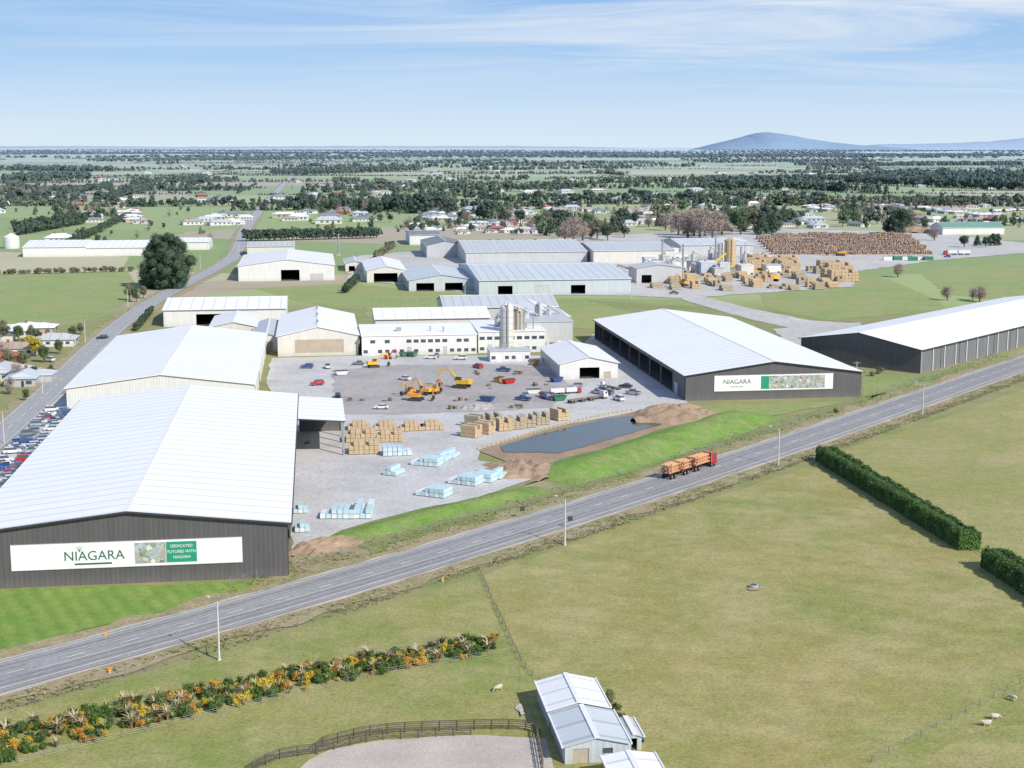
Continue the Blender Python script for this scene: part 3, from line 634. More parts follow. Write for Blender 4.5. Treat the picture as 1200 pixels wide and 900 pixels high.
MID={'broadleaf_tree':[tpmesh('broadleaf_tree',[(tree_tpl('round',s,2600,.026),0,0,0,1,1,0,.5)],[M_bark,m]) for s,m in((1,M_lfG),(2,M_lfD),(3,M_lfO))],
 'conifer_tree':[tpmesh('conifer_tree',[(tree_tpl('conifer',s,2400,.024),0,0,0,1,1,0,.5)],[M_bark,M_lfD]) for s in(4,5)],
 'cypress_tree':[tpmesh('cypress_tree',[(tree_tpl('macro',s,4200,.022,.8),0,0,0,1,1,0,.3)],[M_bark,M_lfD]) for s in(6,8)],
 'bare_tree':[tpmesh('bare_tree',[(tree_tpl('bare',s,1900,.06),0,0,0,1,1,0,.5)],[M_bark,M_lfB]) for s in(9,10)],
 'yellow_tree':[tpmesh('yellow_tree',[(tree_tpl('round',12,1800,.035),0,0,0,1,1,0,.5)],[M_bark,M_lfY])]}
def tree(kind,u,v,h,wf=1.0,i=None):
    p=G(u,v); L=MID[kind]; place(L[random.randrange(len(L)) if i is None else i],kind,(p[0],p[1],0),random.uniform(0,6.28),(h*wf,h*wf,h))
big=tpmesh('cypress_tree',[(tree_tpl('macro',21,26000,.0115,.75,3),0,0,0,1,1,0,.3)],[M_bark,M_lfD]); p=G(196,338); place(big,'cypress_tree',(p[0],p[1],-1.5),1,(33,33,33))
tree('yellow_tree',42,418,8); tree('yellow_tree',33,410,6)
for u,v,h in ((10,435,8),(28,432,7),(52,425,7),(70,415,6),(12,462,6),(60,440,4),(85,398,6),(5,400,9),(38,400,7),(152,352,9),(168,350,7),(20,448,7),(40,445,5),(30,470,4),(95,392,5),(160,354,8),(4,425,8),(46,405,6),(22,400,7)): tree(random.choice(('broadleaf_tree','bare_tree','broadleaf_tree')),u,v,h)
for u,v,h in ((575,258,22),(590,262,17),(495,250,26),(480,250,23),(513,248,25),(440,250,18),(455,247,20),(468,248,19),(426,248,15),(525,252,20),(365,245,20),(380,246,19),(392,248,18),(352,246,18),(340,243,15),(555,255,13),(543,258,11),(470,243,18),(505,243,20),(400,244,15)): tree(random.choice(('cypress_tree','cypress_tree','conifer_tree','broadleaf_tree')),u,v,h,1.25)
for u,v,h in ((820,281,29),(835,280,26),(806,279,26),(846,276,22),(795,276,22),(826,277,26),(813,276,24),(672,284,23),(683,282,17),(662,282,16),(1148,354,9),(1110,352,8),(1052,325,9),(1140,352,7),(548,262,14),(780,270,18),(760,266,14),(620,270,14),(1095,282,12),(720,262,15)): tree('bare_tree',u,v,h,1.3)
for u,v,h in ((868,275,24),(884,272,26),(900,270,24),(913,268,20),(875,268,22),(855,270,22),(640,262,15),(655,264,16),(700,280,18),(712,282,15),(690,268,16),(1055,276,26),(1048,274,18),(730,262,16),(745,262,13),(610,262,15),(925,262,15),(1000,262,14),(1085,270,12),(1165,288,10),(1130,290,10),(1145,288,9),(1155,290,9),(892,275,22),(905,274,20),(630,268,13),(722,272,14)): tree(random.choice(('broadleaf_tree','broadleaf_tree','conifer_tree','cypress_tree')),u,v,h,1.25)
def belt(name,p,q,h,sp,mats,tps=None,wob=2.0,w=.8,hv=.25,src=None):
    P=Vector(p);Q=Vector(q);L=(Q-P).length;it=[]
    for k in range(max(2,int(L/sp))):
        r=P.lerp(Q,k*sp/L);hh=h*random.uniform(1-hv,1+hv);t=FAR[random.choice(tps or range(6))]
        it.append((t,r.x+random.uniform(-wob,wob),r.y+random.uniform(-wob,wob),-.3-hh*.15,hh*w*random.uniform(1,1.4),hh*1.13,random.uniform(0,6.28),random.random()))
    return it
mass('shelterbelt_trees',belt('',G(288,283),G(446,279),11,2.6,None,[0,1,2],1.2,1,.06),[M_bark,M_lfD])
mass('shelterbelt_trees',belt('',G(20,276),G(100,262),13,4,None,[0,1,2,5],2,1)+belt('',G(60,300),G(150,255),7,4,None,[0,1],2,1),[M_bark,M_lfD])
mass('hedgerow',belt('',G(160,388),G(178,366),4,2,None,[0,1,2],.4,.9,.1)+belt('',G(405,344),G(418,330),5,2,None,[0,1],.5,1),[M_bark,M_lfD])
mass('hedgerow',belt('',G(520,290),G(640,286),5,4,None,[0,1],1,1)+belt('',G(0,322),G(160,318),4,3,None,[0,1,2],1.5,1.3)+belt('',G(440,306),G(460,290),6,4,None,[0,1],1,1),[M_bark,M_lfO])
it=[];it2=[];it3=[];itb=[]
def scat(n,u0,u1,v0,v1,h0,h1,w=None,thr=-.05):
    for i in range(n):
        u=random.uniform(u0,u1);v=random.uniform(v0,v1)
        if thr is not None and noise.noise(Vector((u*.012,v*.06,0)))<thr: continue
        if 262<u<340 and 203<v<300 : continue
        if u>880 and v>268: continue
        x,y=G(u,v);h=random.uniform(h0,h1);c=random.choices((0,1,2,3),w or (3,3,3,3))[0]
        (it,it2,it3,itb)[c].append((random.choice(BARE) if c==3 else FAR[random.randrange(6)],x,y,-h*.12,h*random.uniform(.9,1.4),h*1.1,random.uniform(0,6),random.random()))
scat(520,340,1215,218,276,3.5,10,thr=-.2);scat(170,-15,330,212,290,4,10)
for a in ((60,400,535,226,250,12,20),(30,345,400,236,250,11,18),(22,560,600,248,260,10,17),(44,630,735,256,280,8,15),(50,770,930,238,268,10,19),(30,980,1050,246,266,10,18),(40,0,60,222,236,10,18),(34,62,135,246,262,8,16),(36,1050,1215,262,268,5,10),(30,460,560,262,272,5,9)):
    scat(a[0],*a[1:],w=(5,2,2,3),thr=None)
mass('town_trees',it,[M_bark,M_lfD]);mass('town_trees',it2,[M_bark,M_lfO]);mass('town_trees',it3,[M_bark,M_lfG]);mass('bare_town_trees',itb,[M_bark,M_lfB])
A=[];B=[]
for i in range(190):
    y=1650*math.exp(random.random()*1.75);x=random.uniform(-.42,.42)*y;a=random.choice((.12,.12,.16,.16,1.7,-.15))+random.uniform(-.05,.05);L=random.uniform(60,560)*(.6+y/6000)
    h=random.choice((3,4,5,8,11,14))*random.uniform(.8,1.2);sp=h*.6+y/1300
    d=Vector((math.cos(a),math.sin(a)))*L/2
    (A if random.random()<.7 else B).extend(belt('',Vector((x,y))-d,Vector((x,y))+d,h,sp,None,None,h*.12+y/3000,1.05+y/12000,.35))
for (u0,v0,u1,v1,h) in ((1010,212,1215,214,17),(1010,216,1215,224,19),(1040,208,1215,208,16),(820,216,1010,212,15),(830,224,960,222,19),(560,200,760,198,14),(0,200,120,202,17),(20,215,90,212,20),(60,240,140,236,14),(0,236,60,234,14),(340,206,480,200,16),(700,215,860,212,12),(950,196,1200,194,15),(720,185,1210,183,16),(120,190,420,187,15),(-20,182,300,180,15),(430,184,720,182,16),(500,190,640,189,14)):
    for k in range(3 if h>14 else 1): A+=belt('',G(u0+random.uniform(-20,20),v0-k*.8),G(u1+random.uniform(-20,20),v1-k*.8),h,9 if v0>192 else 22,None,[0,1,2,5],10,1.1 if v0>192 else 1.9,.35)
mass('distant_shelterbelts',A,[M_bark,M_lfFD]);mass('distant_shelterbelts',B,[M_bark,M_lfFO])
A=[]
for i in range(70):
    y=random.uniform(8500,22000);x=random.uniform(-.42,.42)*y;L=random.uniform(700,4500);d=Vector((1,random.uniform(-.1,.1)))*L/2
    A+=belt('',Vector((x,y))-d,Vector((x,y))+d,random.uniform(12,19),random.uniform(40,60),None,[0,1,5],25,3.4)
mass('distant_forest',A,[M_bark,M_lfFD])
def hill(name,pts,y,depth,c):
    m,nt,b=newmat(name+'_haze'); setc(nt,b,mixc(nt,ramp(nt,noi(nt,posn(nt),.0012,6,.7),.3,.7),c,tuple(x*.9 for x in c))); b.inputs['Roughness'].default_value=1;b.inputs['Specular IOR Level'].default_value=0  # hill's base colour is the pale blue of distance haze, painted in
    X=[(u-600)/F*y for u,_ in pts];Z=[80+(170-v)/F*y*1.0 for _,v in pts]; n=160;rows=8;vs=[]
    xs=np.linspace(X[0],X[-1],n);zs=np.interp(xs,X,Z)
    for j in range(rows+1):
        t=j/rows; pr=math.sin(math.pi*t)**.8 if 0<t<1 else 0
        for i in range(n): vs.append((xs[i],y+(t-.5)*depth,-20+max(0,20+zs[i]+10*noise.noise(Vector((xs[i]*.003,t*3,0)))+5*noise.noise(Vector((xs[i]*.011,t*3,0))))*pr))
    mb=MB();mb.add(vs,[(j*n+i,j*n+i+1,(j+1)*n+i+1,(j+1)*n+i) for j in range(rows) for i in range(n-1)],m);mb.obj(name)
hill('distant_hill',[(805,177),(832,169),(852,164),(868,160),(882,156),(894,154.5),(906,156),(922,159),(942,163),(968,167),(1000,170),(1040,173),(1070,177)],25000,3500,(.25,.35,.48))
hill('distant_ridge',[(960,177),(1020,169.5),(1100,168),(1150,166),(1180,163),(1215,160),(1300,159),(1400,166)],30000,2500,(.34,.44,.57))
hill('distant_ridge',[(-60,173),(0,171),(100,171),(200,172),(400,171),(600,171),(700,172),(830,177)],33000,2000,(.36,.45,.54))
def pylon(u,v,h):
    m=MB();b=h*.12
    for sx in(-1,1):
        for sy in(-1,1): m.tube((sx*b,sy*b,0),(sx*b*.15,sy*b*.15,h),.22,.15,M_steel,4)
    for k in range(5):
        z=h*k/5;z1=h*(k+1)/5;f=lambda q:b*(1-.85*q/h)
        m.tube((-f(z),-f(z),z),(f(z1),-f(z1),z1),.12,.12,M_steel,4);m.tube((f(z),-f(z),z),(-f(z1),-f(z1),z1),.12,.12,M_steel,4)
    for z,w in((.7,.2),(.82,.17),(.94,.13)): m.box(-w*h,w*h,-.3,.3,z*h,z*h+.35,M_steel)
    p=G(u,v);m.obj('transmission_pylon',loc=(p[0],p[1],0),rot=.4)
for u,v in((92,205),(330,200),(520,200),(690,196),(793,202),(872,196),(948,205),(1072,197),(232,196)): pylon(u,v,36)
# ---------------------------------------------------------------- hedges near
def hedge(p,q,w,h,n=26000):
    P=Vector(p);Q=Vector(q);L=(Q-P).length;tp=TP();r=np.random.default_rng(5)
    m=int(L/.8);V=[];Qd=[];prof=[(-.5,0),(-.5,.35),(-.47,.75),(-.3,.93),(0,.96),(.3,.93),(.47,.75),(.5,.35),(.5,0)]
    for i in range(m+1):
        for a,b in prof:
            k=1+.14*noise.noise(Vector((i*.5,a*4,b*4))); V.append((i*L/m,a*w*.92*k,b*h*.97*k))
    for i in range(m):
        for j in range(8): k=i*9+j;Qd.append((k,k+1,k+10,k+9))
    tp.add(V,Qd,1,r.uniform(0,.4,len(Qd)))
    s=r.uniform(0,L,n);t=r.uniform(-.02,1.02,n)
    ang=t*math.pi; y=-np.cos(ang);z=np.sin(ang); sup=.35; y=np.sign(y)*np.abs(y)**sup*w*.5;z=np.abs(z)**.45*h
    nz=np.array([noise.noise(Vector((a*.35,b*.5,c*.5))) for a,b,c in zip(s,y,z)])
    P3=np.stack([s,y*(1+.3*nz),z*(1+.22*nz)],1);D=np.stack([np.zeros(n),y/w,z/h*.6+.05],1);D/=np.linalg.norm(D,axis=1)[:,None]
    P3+=r.normal(size=(n,3))*.14
    a=r.normal(size=(n,3));a/=np.linalg.norm(a,axis=1)[:,None];b=np.cross(a,D);b/=np.linalg.norm(b,axis=1)[:,None]+1e-6;sz=.2*r.uniform(.5,1.3,n)[:,None]
    VV=np.stack([P3-a*sz,P3-b*sz*.6,P3+a*sz,P3+b*sz*.6],1).reshape(-1,3);tp.add(VV,np.arange(4*n).reshape(-1,4),1,np.clip(r.uniform(0,.8,n)+nz*.8,0,1))
    for sgn in (0,1):
        mm=1500;yy=r.uniform(-.5,.5,mm)*w;zz=r.uniform(0,.95,mm)*h;xx=np.full(mm,sgn*L)+r.normal(size=mm)*.12
        pp=np.stack([xx,yy,zz],1);a=r.normal(size=(mm,3));a/=np.linalg.norm(a,axis=1)[:,None];b=np.cross(a,np.tile([1.,.1,.1],(mm,1)));sz=.22
        tp.add(np.stack([pp-a*sz,pp-b*sz,pp+a*sz,pp+b*sz],1).reshape(-1,3),np.arange(4*mm).reshape(-1,4),1,r.uniform(0,.8,mm))
    me=tpmesh('hedge',[(tp,0,0,0,1,1,0,None)],[M_bark,M_lfH]); place(me,'hedge',(P.x,P.y,0),math.atan2((Q-P).y,(Q-P).x))
hedge(G(966,540),G(1136,645),4.6,3.9,30000); hedge(G(1163,665),G(1260,728),4.6,3.9,14000)
# shrub border
SH={'g':[tree_tpl('shrub',s,520,.08,.6,2) for s in(31,32)]}; FX=[flax_tpl(s) for s in(1,2,3)]
lists={'G':[],'D':[],'Y':[],'O':[],'F':[],'T':[]}
bp=resample(catmull([Vector(G(-60,893)),Vector(G(60,864)),Vector(G(200,832)),Vector(G(400,789)),Vector(G(575,757))]),.8)
for i,p in enumerate(bp):
    for k in range(5):
        f_=1-.5*i/len(bp); wd=7.2*f_; d=random.uniform(-wd,wd); x=p.x+random.uniform(-.7,.7)+d*.15;y=p.y+d
        cl_=noise.noise(Vector((x*.18,y*.25,0)))
        typ=random.choices('GDYOFT',(.24,.20+max(0,cl_)*.6,.12+max(0,-cl_)*.5,.15+max(0,-cl_)*.4,.20,.20))[0]; s=random.uniform(1.0,2.6)*(.6+.4*f_)
        tp=random.choice(FX) if typ in 'FT' else random.choice(SH['g'])
        lists[typ].append((tp,x,y,-.05,s*(.9 if typ!='F' else 1.2),s*(1.0 if typ!='F' else 1.25),random.uniform(0,6.28),random.random()))
for k,nm,m in(('G','shrub_border',M_lfG),('D','shrub_border',M_lfH),('Y','yellow_flowering_shrubs',M_lfY),('O','orange_flowering_shrubs',M_lfOr),('F','flax_plants',M_flax),('T','green_flax_plants',M_tuftG)): mass(nm,lists[k],[M_bark,m])
TF=[flax_tpl(s,9) for s in(11,12,13)]
def tufts(name,path,o0,o1,n,s0,s1,mat=M_tuft):
    it=[]
    for i in range(n):
        k=random.randrange(1,len(path)-1);d=(path[k+1]-path[k-1]).normalized();nn=Vector((-d.y,d.x));q=path[k]+nn*random.uniform(o0,o1)+d*random.uniform(-1,1)
        if noise.noise(Vector((q.x*.1,q.y*.1,5)))<-.2: continue
        s=random.uniform(s0,s1)
        it.append((random.choice(TF),q.x,q.y,0,s*1.3,s,random.uniform(0,6.28),random.random()))
    return mass(name,it,[M_bark,mat])
RPn=[p for p in RP if p.x<200]
tufts('rough_grass',RPn,-13.5,-8.0,3800,.3,.75);tufts('rough_grass',[p for p in RPn if p.x>-45],8.5,13.5,2200,.25,.6)
tufts('rough_grass',RPn,-14,-8,1800,.25,.6,M_tuftG);tufts('rough_grass',[p for p in RPn if p.x>-40],9,18,1800,.25,.7,M_tuftG)
def fence(name,path,h,sp,wires,pm,pr=.07,wr=.012,rail=None,wm=M_steel):
    m=MB();P=resample(path,sp) if len(path)>1 else path
    for i,p in enumerate(P):
        m.tube((p.x,p.y,-.2),(p.x,p.y,h+random.uniform(-.05,.05)),pr,pr*.9,pm,5)
        if i:
            q=P[i-1]
            for z in wires:
                if rail:
                    d=(p-q).normalized();M=Matrix.Translation((q.x,q.y,0))@Matrix.Rotation(math.atan2(d.y,d.x),4,'Z');m.box(0,(p-q).length,pr,pr+.04,z-rail/2,z+rail/2,pm,M)
                else: m.tube((q.x,q.y,z),(p.x,p.y,z),wr,wr,wm,3,cap=False)
    return m.obj(name)
def off(path,o):
    r=[]
    for i,p in enumerate(path):
        d=(path[min(i+1,len(path)-1)]-path[max(i-1,0)]).normalized();r.append(p+Vector((-d.y,d.x))*o)
    return r
fence('farm_fence',off(RPn,-13),1.15,3.6,(.25,.5,.75,1.0),M_wood,.09)
fence('chain_link_fence',off([p for p in RPn if -42<p.x<200],13.5),1.9,3.0,(.2,.6,1.0,1.4,1.85),M_steel,.06,.018)
L=lambda *px:[Vector(G(*p)) for p in px]
fence('farm_fence',L((564,674),(600,755),(612,778),(640,812)),1.1,3.5,(.3,.6,.9),M_wood,.09)
fence('farm_fence',L((956,548),(1000,512)),1.1,3.5,(.3,.6,.9),M_wood)
fence('farm_fence',L((1195,802),(1120,842),(1010,900)),1.1,4,(.3,.6,.9),M_wood)
fence('farm_fence',L((600,765),(450,790),(250,838),(0,900)),1.1,3.5,(.3,.6,.9),M_wood)
yf=resample(catmull(L((296,905),(330,890),(372,884),(380,876),(440,862),(520,857),(610,856),(645,868))),.5)
fence('timber_rail_fence',yf,1.5,2.4,(.3,.62,.94,1.26,1.5),M_woodD,.1,rail=.14)
fence('timber_rail_fence',L((372,884),(440,868),(560,862)),1.4,2.4,(.4,.8,1.2),M_woodD,.09,rail=.12)
fence('timber_rail_fence',L((628,860),(636,905)),1.5,2.0,(.4,.8,1.2,1.45),M_wood,.1,rail=.14)
fence('farm_fence',L((425,352),(560,352),(700,356)),1.3,5,(.4,.8,1.2),M_wood)
fence('farm_fence',L((0,386),(60,380),(120,368)),1.3,5,(.4,.8,1.2),M_wood)
def lamp(u,v,h=9.6,arm=True,side=1):
    p=Vector(G(u,v)); m=MB(); m.tube((0,0,-.1),(0,0,h),.2,.12,M_poleC,10); m.tube((0,0,0),(0,0,.35),.3,.25,M_poleC,10)
    m.tube((0,0,h-.15),(0,1.0*side,h+.25),.06,.05,M_steel,6); m.tube((0,1.0*side,h+.25),(0,2.2*side,h+.3),.05,.045,M_steel,6)
    m.frus((-.14,.14,2.1,2.9),(-.08,.08,2.2,2.8),h+.24,h+.4,M_trimW)
    k=min(range(len(RP)),key=lambda i:(RP[i]-p).length);d=(RP[min(k+1,len(RP)-1)]-RP[k]).normalized()
    m.obj('street_lamp',loc=(p.x,p.y,0),rot=math.atan2(d.y,d.x))
for u,v in((257,774),(662,639),(912,546),(1081,487)): lamp(u,v)
def upole(u,v,h=9,rot=0):
    p=G(u,v);m=MB();m.tube((0,0,-.2),(0,0,h),.16,.11,M_poleC,8);m.box(-1.2,1.2,-.07,.07,h-.6,h-.45,M_wood)
    for x in(-1.05,-.5,.5,1.05): m.tube((x,0,h-.45),(x,0,h-.2),.05,.04,M_trimW,6)
    m.obj('utility_pole',loc=(p[0],p[1],0),rot=rot)
for u,v in((50,462),(100,402),(150,360),(205,328),(235,316),(5,520),(280,300),(1003,455),(545,348),(740,350)): upole(u,v)
def marker(u,v):
    p=G(u,v);m=MB();m.box(-.08,.08,-.03,.03,0,1.0,M_trimW);m.box(-.25,.25,-.035,-.031,.5,1.05,PC['orange']);m.obj('road_marker',loc=(p[0],p[1],0),rot=.3)
for u,v in((124,748),(519,682),(129,790)): marker(u,v)
def rsign(u,v,rot=0):
    p=G(u,v);m=MB();m.tube((0,0,0),(0,0,2.9),.05,.05,M_steel,6);m.box(-.55,.55,-.06,-.052,1.8,2.8,PC['black']);m.box(-.5,.5,-.07,-.062,1.85,2.75,M_trimD);m.obj('traffic_sign',loc=(p[0],p[1],0),rot=rot)
rsign(612,608,.4);rsign(668,620,.3)
# ---------------------------------------------------------------- vehicles
def car_mesh(kind,pm):
    m=MB();L={'sedan':4.5,'suv':4.6,'ute':5.2,'van':5.0}[kind];w=.9
    if kind=='van': prof=[(-L/2,.35),(L/2,.35),(L/2,.8),(L/2-.15,1.0),(-L/2,1.1)];gb=(-L/2+.05,L/2-.75);gt=(-L/2+.1,L/2-1.5);zt=2.0;zb=1.06
    elif kind=='suv': prof=[(-L/2,.4),(L/2,.4),(L/2,.8),(L/2-.15,.98),(L/2-1.1,1.08),(-L/2+.05,1.12)];gb=(-L/2+.1,L/2-1.15);gt=(-L/2+.4,L/2-1.9);zt=1.72;zb=1.09
    elif kind=='ute': prof=[(-L/2,.45),(L/2,.45),(L/2,.85),(L/2-.15,1.02),(L/2-1.2,1.1),(-L/2,1.12)];gb=(-.6,L/2-1.25);gt=(-.4,L/2-2.0);zt=1.78;zb=1.11
    else: prof=[(-L/2,.3),(L/2,.3),(L/2,.65),(L/2-.15,.8),(L/2-1.1,.92),(-L/2+.9,.98),(-L/2,.9)];gb=(-L/2+.6,L/2-1.2);gt=(-L/2+1.2,L/2-1.95);zt=1.43;zb=.94
    m.prism(prof,-w,w,pm)
    m.frus((-w+.04,w-.04,gb[0],gb[1]),(-w+.22,w-.22,gt[0],gt[1]),zb,zt,M_glass,topmat=pm)
    m.box(-w+.2,w-.2,gt[0]-.02,gt[1]+.02,zt+.003,zt+.05,pm)
    if kind=='ute': m.box(-w+.12,w-.12,-L/2+.1,-.75,1.125,1.14,M_dk)
    for y in(-L/2+.85,L/2-.85):
        for x in(-w-.02,w-.2): m.tube((x,y,.33),(x+.22,y,.33),.34,.34,M_dk,12); m.tube((x-.01,y,.33),(x+.23,y,.33),.19,.19,M_steel,8)
    m.box(-w+.1,-w+.45,L/2+.002,L/2+.03,.6,.75,M_trimW);m.box(w-.45,w-.1,L/2+.002,L/2+.03,.6,.75,M_trimW)
    m.box(-w+.05,-w+.3,-L/2-.03,-L/2-.002,.65,.85,PC['red']);m.box(w-.3,w-.05,-L/2-.03,-L/2-.002,.65,.85,PC['red'])
    m.box(-.4,.4,L/2+.002,L/2+.02,.45,.6,M_dk)
    return m.mesh('car')
CM={}
for k in('sedan','suv','ute','van'):
    for c in('white','red','blue','grey','black','silver'): CM[k,c]=car_mesh(k,PC[c])
def car(u,v,rot,kind=None,c=None,z=.3):
    kind=kind or random.choice(('sedan','suv','suv','ute'));c=c or random.choice(('white','silver','grey','red','blue','white','black'))
    p=G(u,v);place(CM[kind,c],'parked_car',(p[0],p[1],z),rot)
for (p0,p1) in (((2,574),(80,482)),((-8,556),(66,478))):
    A0=Vector(G(*p0));A1=Vector(G(*p1));dd=(A1-A0);n=int(dd.length/3.3)
    for k in range(n):
        if random.random()<.22: continue
        P=A0+dd*(k/n);place(CM[random.choice(('sedan','suv','suv','ute')),random.choice(('white','silver','grey','red','blue','white','white','silver'))],'parked_car',(P.x,P.y,.2),TH+math.pi/2+.25+random.choice((0,math.pi))+random.uniform(-.05,.05))
for u,v,r in((447,480,1.6),(384,432,.2),(372,452,2),(474,446,1),(478,411,1.6),(512,419,0),(555,409,.1),(640,468,.4),(700,462,.8),(705,460,.8),(712,463,.8),(742,463,.9),(675,455,1.5),(613,470,1),(396,466,.1),(360,432,1.5),(505,421,1.5),(540,422,1.5),(790,345,1),(1110,302,1),(725,470,.5),(733,455,1.2),(420,428,1.6),(560,432,.6),(590,436,1.1),(58,424,1),(120,398,2.1)): car(u,v,r)
M_log2=nmat('fresh_log',(.60,.34,.18),(.48,.26,.14),.7,.9,fine=3)
def truck_mesh(cab,body,logs=False):
    m=MB()
    m.prism([(-2.3,.5),(0,.5),(0,1.5),(-.15,2.0),(-.45,3.05),(-2.3,3.15)],-1.22,1.22,cab,Matrix.Translation((0,9.2,.1)))
    m.add([(-1.05,9.12,2.1),(1.05,9.12,2.1),(1.0,8.85,3.0),(-1.0,8.85,3.0)],[(0,1,2,3)],M_glass); m.box(-1.235,-1.225,7.6,8.7,2.0,2.9,M_glass);m.box(1.225,1.235,7.6,8.7,2.0,2.9,M_glass)
    m.box(-.9,.9,9.21,9.3,.75,1.5,M_trimD);m.box(-1.2,1.2,9.21,9.42,.45,.72,M_steel)
    for x in(-1.3,1.3): m.tube((x,6.6,1),(x,6.6,3.7),.1,.1,M_steel,8)
    m.box(-.45,.45,-.5,7.0,.85,1.1,M_trimD);m.box(-.45,.45,-10.5,-1.6,.85,1.1,M_trimD);m.box(-.1,.1,-1.7,-.4,.8,.95,M_steel)
    for y in(8.3,7.0,1.6,.2,-3.0,-4.3,-8.2,-9.6):
        for s in(-1,1): m.tube((s*.85,y,.5),(s*1.22,y,.5),.5,.5,M_dk,14);m.tube((s*1.225,y,.5),(s*1.24,y,.5),.25,.25,M_steel,8)
    if logs:
        r=random.Random(3)
        for y0,y1 in((.1,6.1),(-5.5,-1.9),(-10.6,-6.4)):
            for y in(y0+.5,y1-.5):
                m.box(-1.25,1.25,y-.1,y+.1,1.1,1.3,cab)
                for s in(-1,1): m.box(s*1.22-.05,s*1.22+.05,y-.08,y+.08,1.3,3.5,cab)
            for row in range(5):
                for k in range(6-(row%2)):
                    x=(k-2.5+.5*(row%2))*.42;ra=r.uniform(.18,.23);j=r.uniform(-.25,.25)
                    m.tube((x,y0+j,1.52+row*.38),(x,y1+j,1.52+row*.38),ra,ra*.92,M_log2,8,capmat=M_loge)
    elif body: 
        m.box(-1.25,1.25,-.6,6.3,1.15,3.6,body);m.box(-1.25,1.25,-10.6,-1.9,1.15,3.6,body)
        for y in np.arange(-10.4,6.3,1.1): 
            if not(-1.9<y<-.6): m.box(-1.29,-1.252,y,y+.1,1.2,3.55,M_steel);m.box(1.252,1.29,y,y+.1,1.2,3.55,M_steel)
    else: 
        m.box(-1.25,1.25,-.6,6.3,1.12,1.3,M_wood);m.box(-1.25,1.25,-10.6,-1.9,1.12,1.3,M_wood)
    return m.mesh('truck')
T=truck_mesh(PC['red'],None,True)
pt=Vector(G(822,556));k=min(range(len(RP)),key=lambda i:(RP[i]-pt).length);d=(RP[k+1]-RP[k-1]).normalized();n=Vector((-d.y,d.x));q=RP[k]+n*2.4
place(T,'logging_truck',(q.x,q.y,.5),math.atan2(d.y,d.x)-math.pi/2,1.08)
T2=truck_mesh(PC['white'],None);p=G(690,470);place(T2,'flatbed_truck',(p[0],p[1],.2),-.9,.8)
T3=truck_mesh(PC['red'],PC['white']);p=G(664,462);place(T3,'freight_truck',(p[0],p[1],.2),-1.2,.55)
p=G(1120,299);place(T3,'freight_truck',(p[0],p[1],.2),1.6)
p=G(715,455);place(T2,'flatbed_truck',(p[0],p[1],.2),.6,.5)
def excavator(u,v,rot,c,sc=1.0,reach=1.0):
    m=MB()
    for s in(-1,1):
        m.prism([(-1.9,.15),(-1.5,0),(1.5,0),(1.9,.15),(2.0,.5),(1.7,.85),(-1.7,.85),(-2.0,.5)],s*1.25-.3,s*1.25+.3,M_trimD)
    m.box(-.9,.9,-.9,.9,.5,1.0,M_trimD); m.tube((0,0,1.0),(0,0,1.15),.8,.8,M_dk,14)
    m.frus((-1.35,1.35,-1.49,1.2),(-1.3,1.3,-1.49,1.1),1.15,2.1,c); m.box(-1.3,1.3,-2.5,-1.5,1.2,2.3,c)
    m.frus((-1.3,-.35,-.3,1.4),(-1.2,-.4,-.1,1.15),1.9,3.0,M_glass,topmat=c); m.box(-1.25,-.38,-.15,1.2,3.003,3.08,c)
    for a,b in(((0,.9,1.8),(0,3.2*reach,4.6)),((0,3.2*reach,4.6),(0,5.6*reach,4.5))): m.tube(a,b,.3,.24,c,4)
    m.tube((0,5.7*reach,4.9),(0,6.4*reach,1.7),.24,.18,c,4); m.tube((0,1.5,1.6),(0,3.3*reach,3.7),.1,.1,M_steel,6); m.tube((0,3.8*reach,5.1),(0,5.6*reach,5.3),.1,.1,M_steel,6)
    m.prism([(6.2*reach,1.8),(6.8*reach,1.5),(6.7*reach,.5),(6.0*reach,.2),(5.5*reach,.7),(6.0*reach,1.1)],-.6,.6,M_trimD)
    p=G(u,v);o=m.obj('excavator',loc=(p[0],p[1],.2),rot=rot);o.scale=(sc,sc,sc)
excavator(541,455,1.2,PC['yellow'],1.3,1.0);excavator(488,470,-1.8,PC['orange'],1.1,.8);excavator(498,463,1.0,PC['yellow'],1.0,.8);excavator(438,431,-1.2,PC['yellow'],1.0,.9);excavator(480,463,2.5,PC['orange'],.9,.7);excavator(510,462,-.5,PC['orange'],.8,.7);excavator(455,421,-1.5,PC['red'],.7,.7)
excavator(905,330,.5,PC['yellow'],1.6,.9);excavator(800,336,2.5,PC['orange'],1.5,.9);excavator(985,300,1.5,PC['orange'],1.6,1)
def skip(u,v,c,rot=0):
    m=MB();m.frus((-1,1,-1.6,1.6),(-1.2,1.2,-2.3,2.3),.15,1.5,c);m.box(-1.25,1.25,-2.35,2.35,1.503,1.56,M_trimD);m.box(-.8,.8,-1.4,1.4,0,.14,M_trimD);p=G(u,v);m.obj('skip_bin',loc=(p[0],p[1],.2),rot=rot)
for u,v,c in((596,450,'red'),(571,471,'blue'),(627,428,'orange'),(625,462,'white'),(655,470,'green'),(585,448,'orange'),(640,466,'red'),(475,418,'green'),(484,418,'green'),(400,440,'white'),(652,448,'blue')): skip(u,v,PC[c],random.uniform(0,3))
